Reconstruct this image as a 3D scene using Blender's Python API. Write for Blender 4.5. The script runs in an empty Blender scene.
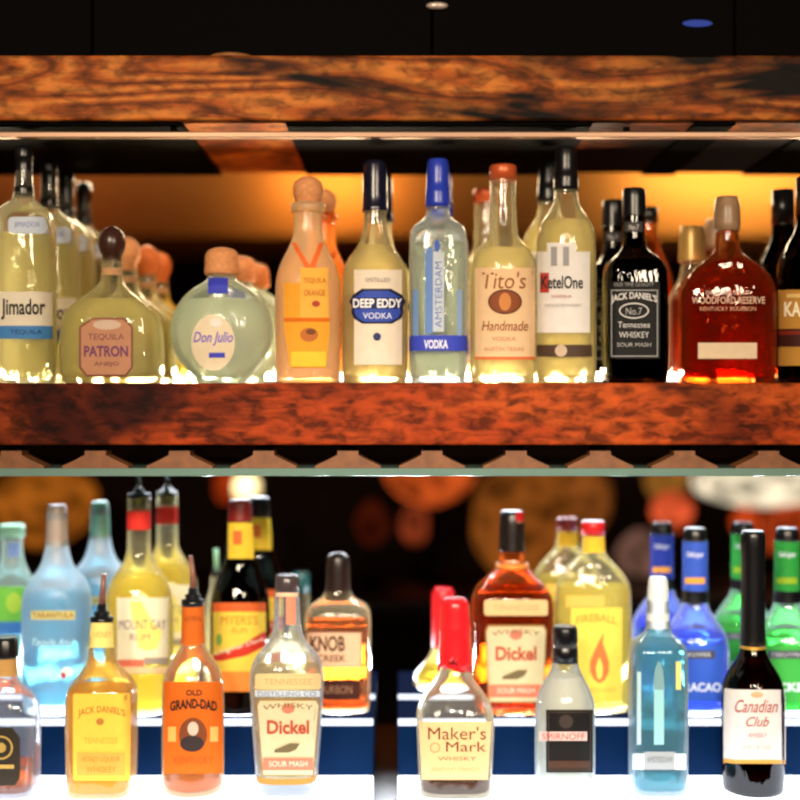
import bpy, bmesh, math, random
from mathutils import Vector
random.seed(4)
C = bpy.context.scene.collection
SC = bpy.context.scene
PI = math.pi

# ---------------------------------------------------------------- frame of reference (metres)
D = 1.7                      # camera distance to the front row of bottles (the plane Y = 0)
K = 0.00135 / D              # size of one photo pixel at distance 1
ZC = 1.35                    # eye height
def S(Y): return (Y + D) * K
def PX(px, Y): return (px - 400) * S(Y)
def PZ(py, Y): return ZC + (400 - py) * S(Y)

# ---------------------------------------------------------------- materials
def lin(v):
    v /= 255.0
    return v / 12.92 if v <= 0.04045 else ((v + 0.055) / 1.055) ** 2.4
def c(r, g, b): return (lin(r), lin(g), lin(b), 1.0)

def new_mat(name):
    m = bpy.data.materials.new(name); m.use_nodes = True
    nt = m.node_tree; nt.nodes.clear()
    out = nt.nodes.new('ShaderNodeOutputMaterial')
    return m, nt, out
_pm = {}
def paint(name, col, rough=0.5, metal=0.0, spec=0.5, noise=0.0, nscale=60):
    if name in _pm: return _pm[name]
    m, nt, out = new_mat(name)
    b = nt.nodes.new('ShaderNodeBsdfPrincipled')
    b.inputs['Roughness'].default_value = rough; b.inputs['Metallic'].default_value = metal
    b.inputs['Specular IOR Level'].default_value = spec
    if noise > 0:
        tc = nt.nodes.new('ShaderNodeTexCoord')
        n = nt.nodes.new('ShaderNodeTexNoise'); n.inputs['Scale'].default_value = nscale
        nt.links.new(tc.outputs['Object'], n.inputs['Vector'])
        r = nt.nodes.new('ShaderNodeValToRGB')
        r.color_ramp.elements[0].position = 0.3; r.color_ramp.elements[1].position = 0.7
        r.color_ramp.elements[0].color = tuple(x * (1 - noise) for x in col[:3]) + (1,)
        r.color_ramp.elements[1].color = col
        nt.links.new(n.outputs['Fac'], r.inputs['Fac']); nt.links.new(r.outputs['Color'], b.inputs['Base Color'])
    else:
        b.inputs['Base Color'].default_value = col
    nt.links.new(b.outputs[0], out.inputs[0]); _pm[name] = m
    return m
def ink(r, g, b): return paint('ink_%d_%d_%d' % (r, g, b), c(r, g, b), 0.6, 0, 0.2)
def paper(r, g, b):
    key = 'paper_%d_%d_%d' % (r, g, b)
    if key in _pm: return _pm[key]
    m, nt, out = new_mat(key)
    df = nt.nodes.new('ShaderNodeBsdfDiffuse'); tl = nt.nodes.new('ShaderNodeBsdfTranslucent'); mx = nt.nodes.new('ShaderNodeMixShader')
    tc = nt.nodes.new('ShaderNodeTexCoord'); n = nt.nodes.new('ShaderNodeTexNoise'); n.inputs['Scale'].default_value = 90
    r_ = nt.nodes.new('ShaderNodeValToRGB'); col = c(r, g, b)
    r_.color_ramp.elements[0].position = .3; r_.color_ramp.elements[0].color = tuple(x * .94 for x in col[:3]) + (1,)
    r_.color_ramp.elements[1].position = .7; r_.color_ramp.elements[1].color = col
    nt.links.new(tc.outputs['Object'], n.inputs['Vector']); nt.links.new(n.outputs['Fac'], r_.inputs['Fac'])
    nt.links.new(r_.outputs['Color'], df.inputs[0]); nt.links.new(r_.outputs['Color'], tl.inputs[0])
    mx.inputs[0].default_value = .18
    nt.links.new(df.outputs[0], mx.inputs[1]); nt.links.new(tl.outputs[0], mx.inputs[2]); nt.links.new(mx.outputs[0], out.inputs[0])
    _pm[key] = m; return m
def emit(name, col, strength):
    m, nt, out = new_mat(name)
    e = nt.nodes.new('ShaderNodeEmission'); e.inputs[0].default_value = col; e.inputs[1].default_value = strength
    nt.links.new(e.outputs[0], out.inputs[0]); return m
def ripple(nt, scale, dist, nodes):
    tc = nt.nodes.new('ShaderNodeTexCoord'); mp = nt.nodes.new('ShaderNodeMapping'); mp.inputs['Scale'].default_value = (1, 1, .45)
    n = nt.nodes.new('ShaderNodeTexNoise'); n.inputs['Scale'].default_value = scale; n.inputs['Detail'].default_value = 2
    b = nt.nodes.new('ShaderNodeBump'); b.inputs['Distance'].default_value = dist; b.inputs['Strength'].default_value = 1.0
    nt.links.new(tc.outputs['Object'], mp.inputs['Vector']); nt.links.new(mp.outputs[0], n.inputs['Vector'])
    nt.links.new(n.outputs['Fac'], b.inputs['Height'])
    for q in nodes: nt.links.new(b.outputs[0], q.inputs['Normal'])
def shell(name, tint, haze, hazecol, rough=0.03):
    """thin bottle glass: clear with a bright skin, more or less frosted"""
    m, nt, out = new_mat(name)
    tr = nt.nodes.new('ShaderNodeBsdfTransparent'); tr.inputs[0].default_value = tint
    gl = nt.nodes.new('ShaderNodeBsdfGlossy'); gl.inputs['Roughness'].default_value = rough
    lw = nt.nodes.new('ShaderNodeFresnel'); lw.inputs['IOR'].default_value = 1.5
    ripple(nt, 70, .002, [gl])
    m1 = nt.nodes.new('ShaderNodeMixShader')
    nt.links.new(lw.outputs['Fac'], m1.inputs[0]); nt.links.new(tr.outputs[0], m1.inputs[1]); nt.links.new(gl.outputs[0], m1.inputs[2])
    tl = nt.nodes.new('ShaderNodeBsdfTranslucent'); tl.inputs[0].default_value = hazecol
    df = nt.nodes.new('ShaderNodeBsdfDiffuse'); df.inputs[0].default_value = hazecol
    m2 = nt.nodes.new('ShaderNodeMixShader'); m2.inputs[0].default_value = 0.5
    nt.links.new(tl.outputs[0], m2.inputs[1]); nt.links.new(df.outputs[0], m2.inputs[2])
    # frosting reads stronger towards the grazing rim, as thick glass does
    lg = nt.nodes.new('ShaderNodeLayerWeight'); lg.inputs['Blend'].default_value = 0.35
    mm = nt.nodes.new('ShaderNodeMath'); mm.operation = 'MULTIPLY_ADD'; mm.use_clamp = True
    mm.inputs[1].default_value = 0.35; mm.inputs[2].default_value = haze
    nt.links.new(lg.outputs['Facing'], mm.inputs[0])
    m3 = nt.nodes.new('ShaderNodeMixShader')
    nt.links.new(mm.outputs[0], m3.inputs[0]); nt.links.new(m1.outputs[0], m3.inputs[1]); nt.links.new(m2.outputs[0], m3.inputs[2])
    nt.links.new(m3.outputs[0], out.inputs[0]); return m
def liquor(name, tint, milk, f, rough=0.03):
    m, nt, out = new_mat(name)
    g = nt.nodes.new('ShaderNodeBsdfGlass'); g.inputs['Color'].default_value = tint
    g.inputs['Roughness'].default_value = rough; g.inputs['IOR'].default_value = 1.36
    ripple(nt, 55, .004, [g])
    tl = nt.nodes.new('ShaderNodeBsdfTranslucent'); tl.inputs[0].default_value = milk
    df = nt.nodes.new('ShaderNodeBsdfDiffuse'); df.inputs[0].default_value = milk
    m2 = nt.nodes.new('ShaderNodeMixShader'); m2.inputs[0].default_value = 0.35
    nt.links.new(tl.outputs[0], m2.inputs[1]); nt.links.new(df.outputs[0], m2.inputs[2])
    tr = nt.nodes.new('ShaderNodeBsdfTransparent'); tr.inputs[0].default_value = tint
    m0 = nt.nodes.new('ShaderNodeMixShader'); m0.inputs[0].default_value = 0.45
    nt.links.new(g.outputs[0], m0.inputs[1]); nt.links.new(tr.outputs[0], m0.inputs[2])
    m3 = nt.nodes.new('ShaderNodeMixShader'); m3.inputs[0].default_value = f
    nt.links.new(m0.outputs[0], m3.inputs[1]); nt.links.new(m2.outputs[0], m3.inputs[2])
    nt.links.new(m3.outputs[0], out.inputs[0]); return m

def wood(name, cols, scale, wav, dist, nscale, rough=0.45, knots=0.0, zs=1.0):
    """cols: list of (pos, colour); long grain along X"""
    m, nt, out = new_mat(name)
    N = nt.nodes.new; L = nt.links.new
    tc = N('ShaderNodeTexCoord')
    mp = N('ShaderNodeMapping'); mp.inputs['Scale'].default_value = (scale * 0.16, scale, scale * zs)
    L(tc.outputs['Object'], mp.inputs['Vector'])
    n1 = N('ShaderNodeTexNoise'); n1.inputs['Scale'].default_value = nscale; n1.inputs['Detail'].default_value = 4
    L(mp.outputs[0], n1.inputs['Vector'])
    # warped rings: wave of (z + noise)
    w = N('ShaderNodeTexWave'); w.wave_type = 'BANDS'; w.bands_direction = 'Z'
    w.inputs['Scale'].default_value = wav; w.inputs['Distortion'].default_value = dist
    w.inputs['Detail'].default_value = 3; w.inputs['Detail Scale'].default_value = 1.2
    L(mp.outputs[0], w.inputs['Vector'])
    fine = N('ShaderNodeTexNoise'); fine.inputs['Scale'].default_value = 40; fine.inputs['Detail'].default_value = 6
    mp2 = N('ShaderNodeMapping'); mp2.inputs['Scale'].default_value = (0.35, 1, 3.0)
    L(tc.outputs['Object'], mp2.inputs['Vector']); L(mp2.outputs[0], fine.inputs['Vector'])
    a = N('ShaderNodeMix'); a.data_type = 'FLOAT'; a.inputs[0].default_value = 0.5
    L(w.outputs['Fac'], a.inputs[2]); L(n1.outputs['Fac'], a.inputs[3])
    b2 = N('ShaderNodeMix'); b2.data_type = 'FLOAT'; b2.inputs[0].default_value = 0.35 + knots
    L(a.outputs[0], b2.inputs[2]); L(fine.outputs['Fac'], b2.inputs[3])
    r = N('ShaderNodeValToRGB')
    els = r.color_ramp.elements
    while len(els) > 1: els.remove(els[-1])
    els[0].position = cols[0][0]; els[0].color = cols[0][1]
    for p, col in cols[1:]:
        e = els.new(p); e.color = col
    L(b2.outputs[0], r.inputs['Fac'])
    b = N('ShaderNodeBsdfPrincipled'); b.inputs['Roughness'].default_value = rough
    L(r.outputs['Color'], b.inputs['Base Color'])
    bp = N('ShaderNodeBump'); bp.inputs['Strength'].default_value = 0.25; bp.inputs['Distance'].default_value = 0.002
    L(b2.outputs[0], bp.inputs['Height']); L(bp.outputs[0], b.inputs['Normal'])
    L(b.outputs[0], out.inputs[0]); return m

# ---------------------------------------------------------------- object helpers
def tag(o, label=None, cat=None, group=None, kind=None):
    if label: o['label'] = label
    if cat: o['category'] = cat
    if group: o['group'] = group
    if kind: o['kind'] = kind
    return o
def link(o, parent=None):
    C.objects.link(o)
    if parent: o.parent = parent
    return o
def empty(name, loc):
    o = bpy.data.objects.new(name, None); o.empty_display_size = 0.05
    o.location = loc; return link(o)
def mesh_obj(name, bm, mats, parent=None, smooth=True, loc=(0, 0, 0)):
    me = bpy.data.meshes.new(name)
    bm.normal_update(); bm.to_mesh(me); bm.free()
    for m in (mats if isinstance(mats, (list, tuple)) else [mats]): me.materials.append(m)
    o = bpy.data.objects.new(name, me); o.location = loc
    return link(o, parent)
def box_bm(x0, x1, y0, y1, z0, z1, bev=0.0, seg=2):
    bm = bmesh.new()
    bmesh.ops.create_cube(bm, size=1)
    for v in bm.verts:
        v.co = Vector(((x0 + x1) / 2 + v.co.x * (x1 - x0), (y0 + y1) / 2 + v.co.y * (y1 - y0), (z0 + z1) / 2 + v.co.z * (z1 - z0)))
    if bev > 0:
        bmesh.ops.bevel(bm, geom=bm.edges[:], offset=bev, segments=seg, profile=0.5, affect='EDGES')
    return bm
def box(name, x0, x1, y0, y1, z0, z1, mat, parent=None, bev=0.0):
    return mesh_obj(name, box_bm(x0, x1, y0, y1, z0, z1, bev), mat, parent)
def chaikin(p, it=2):
    for _ in range(it):
        q = [p[0]]
        for a, b in zip(p[:-1], p[1:]):
            q.append(tuple(0.75 * i + 0.25 * j for i, j in zip(a, b)))
            q.append(tuple(0.25 * i + 0.75 * j for i, j in zip(a, b)))
        q.append(p[-1]); p = q
    return p
def loft(rings, seg=48, caps=(True, True), drip=None):
    """rings: (z, hx, hy, n) from the bottom up"""
    bm = bmesh.new(); rows = []
    for k, (z, hx, hy, n) in enumerate(rings):
        row = []
        for i in range(seg):
            t = 2 * PI * i / seg
            ct, st = math.cos(t), math.sin(t)
            x = hx * math.copysign(abs(ct) ** (2 / n), ct); y = hy * math.copysign(abs(st) ** (2 / n), st)
            dz = drip(t) if (drip and k == 0) else 0
            row.append(bm.verts.new((x, y, z + dz)))
        rows.append(row)
    for a, b in zip(rows[:-1], rows[1:]):
        for i in range(seg):
            j = (i + 1) % seg
            f = bm.faces.new((a[i], a[j], b[j], b[i])); f.smooth = True
    if caps[0]: bm.faces.new(rows[0][::-1])
    if caps[1]: bm.faces.new(rows[-1])
    return bm
def tube_bm(pts, rad, seg=12):
    bm = bmesh.new(); rows = []
    pts = [Vector(p) for p in pts]
    for i, p in enumerate(pts):
        d = (pts[min(i + 1, len(pts) - 1)] - pts[max(i - 1, 0)]).normalized()
        a = d.cross(Vector((0, 1, 0)))
        if a.length < 1e-3: a = d.cross(Vector((1, 0, 0)))
        a.normalize(); b = d.cross(a).normalized()
        r = rad[i] if isinstance(rad, (list, tuple)) else rad
        rows.append([bm.verts.new(p + (a * math.cos(2 * PI * k / seg) + b * math.sin(2 * PI * k / seg)) * r) for k in range(seg)])
    for r0, r1 in zip(rows[:-1], rows[1:]):
        for k in range(seg):
            f = bm.faces.new((r0[k], r0[(k + 1) % seg], r1[(k + 1) % seg], r1[k])); f.smooth = True
    bm.faces.new(rows[0][::-1]); bm.faces.new(rows[-1])
    return bm

# ---------------------------------------------------------------- lettering
_tc = {}
def text_geo(s, bold=0.0, shear=0.0):
    if 'M' in s or 'W' in s: bold = 0.0
    key = (s, bold, shear)
    if key not in _tc:
        cu = bpy.data.curves.new('lettering', 'FONT'); cu.body = s; cu.size = 1.0
        cu.offset = bold; cu.shear = shear; cu.fill_mode = 'FRONT'; cu.resolution_u = 3
        o = bpy.data.objects.new('lettering', cu)
        me = bpy.data.meshes.new_from_object(o)
        vs = [(v.co.x, v.co.y) for v in me.vertices]; fs = [tuple(p.vertices) for p in me.polygons]
        bpy.data.objects.remove(o); bpy.data.curves.remove(cu); bpy.data.meshes.remove(me)
        _tc[key] = (vs, fs)
    return _tc[key]

ALL = []
class Bottle:
    """profile, in photo pixels, of a bottle that stands at depth Y on a surface at height z"""
    def __init__(self, name, label, cx, Y, z, prof, n=2.0, flat=1.0, it=2, group=None):
        self.cx, self.Y, self.z = cx, Y, z
        self.s = S(Y); self.X = PX(cx, Y)
        self.y0 = 400 + (ZC - z) / self.s
        self.root = empty(name, (self.X, Y, z + 0.0004))
        tag(self.root, label, 'bottle', group)
        ALL.append(self)
        pts = []
        for i, (y, r) in enumerate(prof):
            h = 0.0 if y == 'b' else (self.y0 - y) * self.s
            pts.append((h, r * self.s))
        b0 = pts[0]
        pts = [(0.0, b0[1] * 0.90), (0.0015, b0[1] * 0.985), (0.006, b0[1])] + [p for p in pts[1:] if p[0] > 0.008]
        self.pts = pts[:2] + chaikin(pts[2:], it)
        self.rmax = max(p[1] for p in pts); self.rmin = pts[-1][1]
        self.n, self.flat = n, flat
    def ring(self, h, r, grow=0.0):
        k = (r - self.rmin * 1.15) / max(1e-6, self.rmax * 0.85 - self.rmin * 1.15)
        k = min(1.0, max(0.0, k)); k = k * k * (3 - 2 * k)
        n = 2 + (self.n - 2) * k; fl = 1 + (self.flat - 1) * k
        return (h, r + grow, r * fl + grow, n)
    def rad(self, h):
        p = self.pts
        if h <= p[0][0]: return p[0][1]
        for a, b in zip(p[:-1], p[1:]):
            if a[0] <= h <= b[0] and b[0] > a[0]:
                t = (h - a[0]) / (b[0] - a[0]); return a[1] + (b[1] - a[1]) * t
        return p[-1][1]
    def h(self, y): return 0.0 if y == 'b' else (self.y0 - y) * self.s
    def glass(self, mat):
        o = mesh_obj('glass_body', loft([self.ring(h, r) for h, r in self.pts]), mat, self.root); self.g = o; return self
    def liquid(self, mat, fill, inset=2.0, base=5.0):
        hb, ht = base * self.s, self.h(fill); rr = []
        hs = sorted(set([hb, hb + 0.002] + [h for h, r in self.pts if hb + 0.002 < h < ht] + [ht]))
        for i, h in enumerate(hs):
            r = max(0.002, self.rad(h) - inset * self.s)
            q = self.ring(h, r)
            if i == 0: q = (q[0], q[1] * 0.94, q[2] * 0.94, q[3])
            rr.append(q)
        mesh_obj('liquid', loft(rr), mat, self.root); return self
    def cap(self, prof, mat, name='cap', drip=None, it=1, lab=None):
        pts = [(self.h(y), r * self.s) for y, r in prof]
        p2 = chaikin(pts, it) if it else pts
        o = mesh_obj(name, loft([(h, r, r, 2) for h, r in p2], 40, drip=drip), mat, self.root)
        if lab: o['label'] = lab
        return o
    def band(self, ya, yb, mat, name='band', grow=0.0006):
        """ya lower edge, yb upper edge: a wrap right round"""
        ha, hb = self.h(ya), self.h(yb)
        hs = [ha + (hb - ha) * i / 8 for i in range(9)]
        rr = [self.ring(h, self.rad(h), grow) for h in hs]
        return mesh_obj(name, loft(rr, 48, (False, False)), mat, self.root)
    # --- drawing on the front of the glass
    def pt(self, x, y, eps):
        Yf = 0.0
        for _ in range(4):
            s = S(self.Y + Yf)
            X = (x - 400) * s - self.X; h = ZC + (400 - y) * s - self.z
            _, hx, hy, n = self.ring(h, self.rad(h), eps)
            t = min(0.985, abs(X / hx))
            Yf = -hy * (1 - t ** n) ** (1 / n)
        return (math.copysign(t * hx, X), Yf, h)
    def spans(self, bm, rows, mi, eps, nx=14):
        """rows: (y, xl, xr) from top to bottom"""
        g = []
        for y, xl, xr in rows:
            g.append([bm.verts.new(self.pt(xl + (xr - xl) * i / nx, y, eps)) for i in range(nx + 1)])
        for a, b in zip(g[:-1], g[1:]):
            for i in range(nx):
                try:
                    f = bm.faces.new((b[i], b[i + 1], a[i + 1], a[i])); f.material_index = mi; f.smooth = True
                except ValueError: pass
    def label(self, items, name='label', lab=None):
        """items: list of (shape, material, args...)"""
        bm = bmesh.new(); mats = []
        for k, it in enumerate(items):
            kind, m = it[0], it[1]
            if m not in mats: mats.append(m)
            mi = mats.index(m)
            eps = 0.0006 + 0.00022 * k if k < 8 else 0.0024
            a = it[2:]
            if kind == 'rect':
                x0, x1, y0, y1 = a[:4]; rd = a[4] if len(a) > 4 else 0
                ny = 10; rows = []
                ys = [y0 + (y1 - y0) * i / ny for i in range(ny + 1)]
                if rd: ys = sorted(set(ys + [y0 + rd * t for t in (.1, .3, .6, 1)] + [y1 - rd * t for t in (.1, .3, .6, 1)]))
                for y in ys:
                    d = min(y - y0, y1 - y); ins = 0
                    if rd and d < rd: ins = rd - math.sqrt(max(0, rd * rd - (rd - d) ** 2))
                    rows.append((y, x0 + ins, x1 - ins))
                self.spans(bm, rows, mi, eps)
            elif kind == 'ell':
                cx, cy, rx, ry = a
                rows = []
                for i in range(17):
                    t = -PI / 2 + PI * i / 16
                    w = max(0.02, math.cos(t)); rows.append((cy + ry * math.sin(t), cx - rx * w, cx + rx * w))
                self.spans(bm, rows, mi, eps)
            elif kind == 'rows':
                rws = a[0]; full = []
                for p, q in zip(rws[:-1], rws[1:]):
                    for i in range(4):
                        t = i / 4; full.append(tuple(u + (v - u) * t for u, v in zip(p, q)))
                full.append(rws[-1]); self.spans(bm, full, mi, eps)
            elif kind == 'frame':
                x0, x1, y0, y1, w = a
                for r in ((x0, x1, y0, y0 + w), (x0, x1, y1 - w, y1), (x0, x0 + w, y0, y1), (x1 - w, x1, y0, y1)):
                    self.spans(bm, [(r[2] + (r[3] - r[2]) * i / 6, r[0], r[1]) for i in range(7)], mi, eps)
            elif kind == 'ring':
                cx, cy, rx, ry, w = a; q = []
                for i in range(33):
                    t = 2 * PI * i / 32
                    q.append((bm.verts.new(self.pt(cx + rx * math.cos(t), cy + ry * math.sin(t), eps)),
                              bm.verts.new(self.pt(cx + (rx - w) * math.cos(t), cy + (ry - w) * math.sin(t), eps))))
                for u, v in zip(q[:-1], q[1:]):
                    f = bm.faces.new((u[0], u[1], v[1], v[0])); f.material_index = mi
            elif kind == 'text':
                s, x0, x1, yt, yb = a[:5]
                opt = a[5] if len(a) > 5 else {}
                vs, fs = text_geo(s, opt.get('bold', 0.0), opt.get('shear', 0.0))
                if not vs: continue
                ux0, ux1 = min(v[0] for v in vs), max(v[0] for v in vs)
                uy0, uy1 = min(v[1] for v in vs), max(v[1] for v in vs)
                arch = opt.get('arch', 0.0); up = opt.get('rise', 0.0); bv = []
                for u, v in vs:
                    fx = (u - ux0) / (ux1 - ux0); fy = (v - uy0) / (uy1 - uy0)
                    if opt.get('vert'):
                        x = x1 - (x1 - x0) * (1 - fy); y = yb + (yt - yb) * fx; x = x0 + (x1 - x0) * (1 - fy)
                    else:
                        x = x0 + (x1 - x0) * fx
                        y = yb + (yt - yb) * fy + arch * (2 * fx - 1) ** 2 - up * (fx - 0.5)
                    bv.append(bm.verts.new(self.pt(x, y, eps + 0.0003)))
                for f in fs:
                    try:
                        ff = bm.faces.new([bv[i] for i in f]); ff.material_index = mi
                    except ValueError: pass
        o = mesh_obj(name, bm, mats, self.root)
        if lab: o['label'] = lab
        return o
    def pourer(self, prof, cmat, path, r, smat, name='pourer'):
        o = self.cap(prof, cmat, name, it=0)
        pts = [((x - self.cx) * self.s, dy, self.h(y)) for x, y, dy in path]
        mesh_obj('spout', tube_bm(pts, r), smat, o)
        return o

def copy_tree(o, parent=None, swap=None):
    c_ = o.copy(); C.objects.link(c_)
    if parent: c_.parent = parent
    if swap and c_.data and c_.data.materials and c_.data.materials[0] in swap:
        c_.data = c_.data.copy(); c_.data.materials[0] = swap[c_.data.materials[0]]
    for ch in list(o.children): copy_tree(ch, c_, swap)
    return c_
DUPS = []
def dup(b, px, Y, z, label, group=None, swap=None, scale=1.0, rz=0.0):
    r = copy_tree(b.root, None, swap)
    r.location = (PX(px, Y), Y, z + 0.0004); r['label'] = label
    r.scale = (scale,) * 3; r.rotation_euler = (0, 0, rz)
    if group: r['group'] = group
    DUPS.append((PX(px, Y), Y, z, b.pts[2][1] * scale, b.flat))
    return r

# ---------------------------------------------------------------- palette
GLASS = shell('clear_glass', (0.97, 0.97, 0.95, 1), 0.05, c(250, 240, 205))
GLASSB = shell('clear_bluish_glass', (0.96, 0.98, 1, 1), 0.07, c(235, 245, 255))
GLASSY = shell('clear_warm_glass', (0.97, 0.96, 0.9, 1), 0.06, c(250, 238, 190))
FROST = shell('frosted_white_glass', (0.97, 0.99, 1, 1), 0.26, c(235, 248, 255), 0.25)
FROSTP = shell('frosted_peach_glass', (1, 0.95, 0.88, 1), 0.42, c(255, 226, 180), 0.25)
FROSTG = shell('frosted_green_glass', (0.95, 0.98, 0.96, 1), 0.22, c(215, 232, 218), 0.15)
DARKGLASS = shell('dark_brown_glass', (0.25, 0.10, 0.04, 1), 0.0, c(40, 18, 8))
BLACKGLASS = shell('black_glass', (0.06, 0.04, 0.03, 1), 0.0, c(14, 9, 6))
AMBERGLASS = shell('amber_glass', (0.9, 0.62, 0.4, 1), 0.02, c(200, 110, 50))
CLEARLIQ = liquor('clear_spirit', (0.97, 0.96, 0.88, 1), c(255, 242, 182), 0.34)
PALELIQ = liquor('pale_gold_spirit', (0.94, 0.93, 0.78, 1), c(250, 244, 180), 0.30)
GREYLIQ = liquor('silver_spirit', (0.92, 0.92, 0.80, 1), c(240, 228, 160), 0.26)
TEALLIQ = liquor('pale_green_spirit', (0.95, 0.97, 0.93, 1), c(236, 238, 218), 0.4)
PEACHLIQ = liquor('peach_spirit', (0.98, 0.86, 0.62, 1), c(255, 222, 160), 0.6)
YELLIQ = liquor('yellow_spirit', (0.98, 0.90, 0.40, 1), c(250, 232, 100), 0.45)
HONEYLIQ = liquor('honey_spirit', (1.0, 0.78, 0.22, 1), c(255, 200, 60), 0.45)
AMBERLIQ = liquor('amber_whiskey', (0.72, 0.30, 0.07, 1), c(190, 90, 24), 0.10)
REDLIQ = liquor('red_amber_whiskey', (0.72, 0.20, 0.06, 1), c(190, 60, 20), 0.09)
ORANGELIQ = liquor('orange_whiskey', (0.95, 0.50, 0.14, 1), c(235, 130, 40), 0.35)
DARKLIQ = liquor('dark_rum', (0.10, 0.03, 0.015, 1), c(30, 10, 4), 0.3)
BLUELIQ = liquor('blue_liqueur', (0.18, 0.36, 0.95, 1), c(60, 105, 225), 0.5)
GREENLIQ = liquor('green_liqueur', (0.22, 0.80, 0.28, 1), c(70, 190, 80), 0.5)
AQUALIQ = liquor('aqua_spirit', (0.40, 0.84, 0.92, 1), c(50, 180, 212), 0.6)
GINLIQ = liquor('teal_gin', (0.30, 0.78, 0.82, 1), c(40, 165, 185), 0.38)
BLACKCAP = paint('black_cap_plastic', c(14, 13, 16), 0.3)
BLUECAP = paint('blue_cap_plastic', c(38, 58, 175), 0.3)
COPPER = paint('copper_cap_foil', c(205, 92, 48), 0.35, 0.3)
CORK = paint('cork_stopper', c(222, 150, 96), 0.7, 0, 0.3, 0.25, 220)
CORKO = paint('orange_cork', c(214, 112, 52), 0.6, 0, 0.3, 0.25, 200)
DARKWOODBALL = paint('dark_wood_stopper', c(62, 34, 26), 0.3, 0, 0.5, 0.3, 120)
STEEL = paint('pourer_steel', c(190, 190, 195), 0.25, 1.0)
SPOUTBROWN = paint('brown_spout', c(130, 84, 70), 0.35)
SILVERCAP = paint('grey_cap_metal', c(176, 160, 150), 0.4, 0.2)
REDCAP = paint('red_cap_plastic', c(205, 26, 30), 0.35)
REDDARK = paint('dark_red_cap', c(125, 28, 20), 0.4)
REDWAX = paint('red_wax', c(226, 32, 40), 0.25)
WHITECAP = paint('frosted_white_cap', c(222, 232, 236), 0.4)
GREENCAP = paint('pale_green_cap', c(150, 200, 165), 0.4)
GOLDFOIL = paint('gold_foil', c(215, 165, 70), 0.35, 0.5)

# ---------------------------------------------------------------- room shell
DARKWALL = paint('dark_brown_plaster', c(34, 17, 11), 0.8, 0, 0.2, 0.4, 4)
OCHRE = paint('ochre_plaster', c(205, 135, 62), 0.8, 0, 0.2, 0.12, 3)
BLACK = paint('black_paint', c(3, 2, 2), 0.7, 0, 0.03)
FLOORM = wood('dark_floorboards', [(0.3, c(20, 10, 6)), (0.7, c(48, 26, 15))], 4, 3, 3, 3)
def struct(name, *a, **k):
    o = box(name, *a, **k); tag(o, kind='structure'); return o
struct('floor', -3.2, 3.2, -3.6, 3.6, -0.1, 0.0, FLOORM)
struct('ceiling', -3.2, 3.2, -3.6, 3.6, 2.9, 3.0, BLACK)
struct('wall_back', -3.2, 3.2, 3.4, 3.5, 0.0, 2.9, DARKWALL)
struct('wall_left', -3.3, -3.2, -3.6, 3.6, 0.0, 2.9, DARKWALL)
struct('wall_right', 3.2, 3.3, -3.6, 3.6, 0.0, 2.9, DARKWALL)
struct('wall_front', -3.2, 3.2, -3.6, -3.5, 0.0, 2.9, DARKWALL)
struct('wall_soffit', -3.2, 3.2, 2.75, 3.4, PZ(236, 2.75), 2.9, OCHRE)

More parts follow.
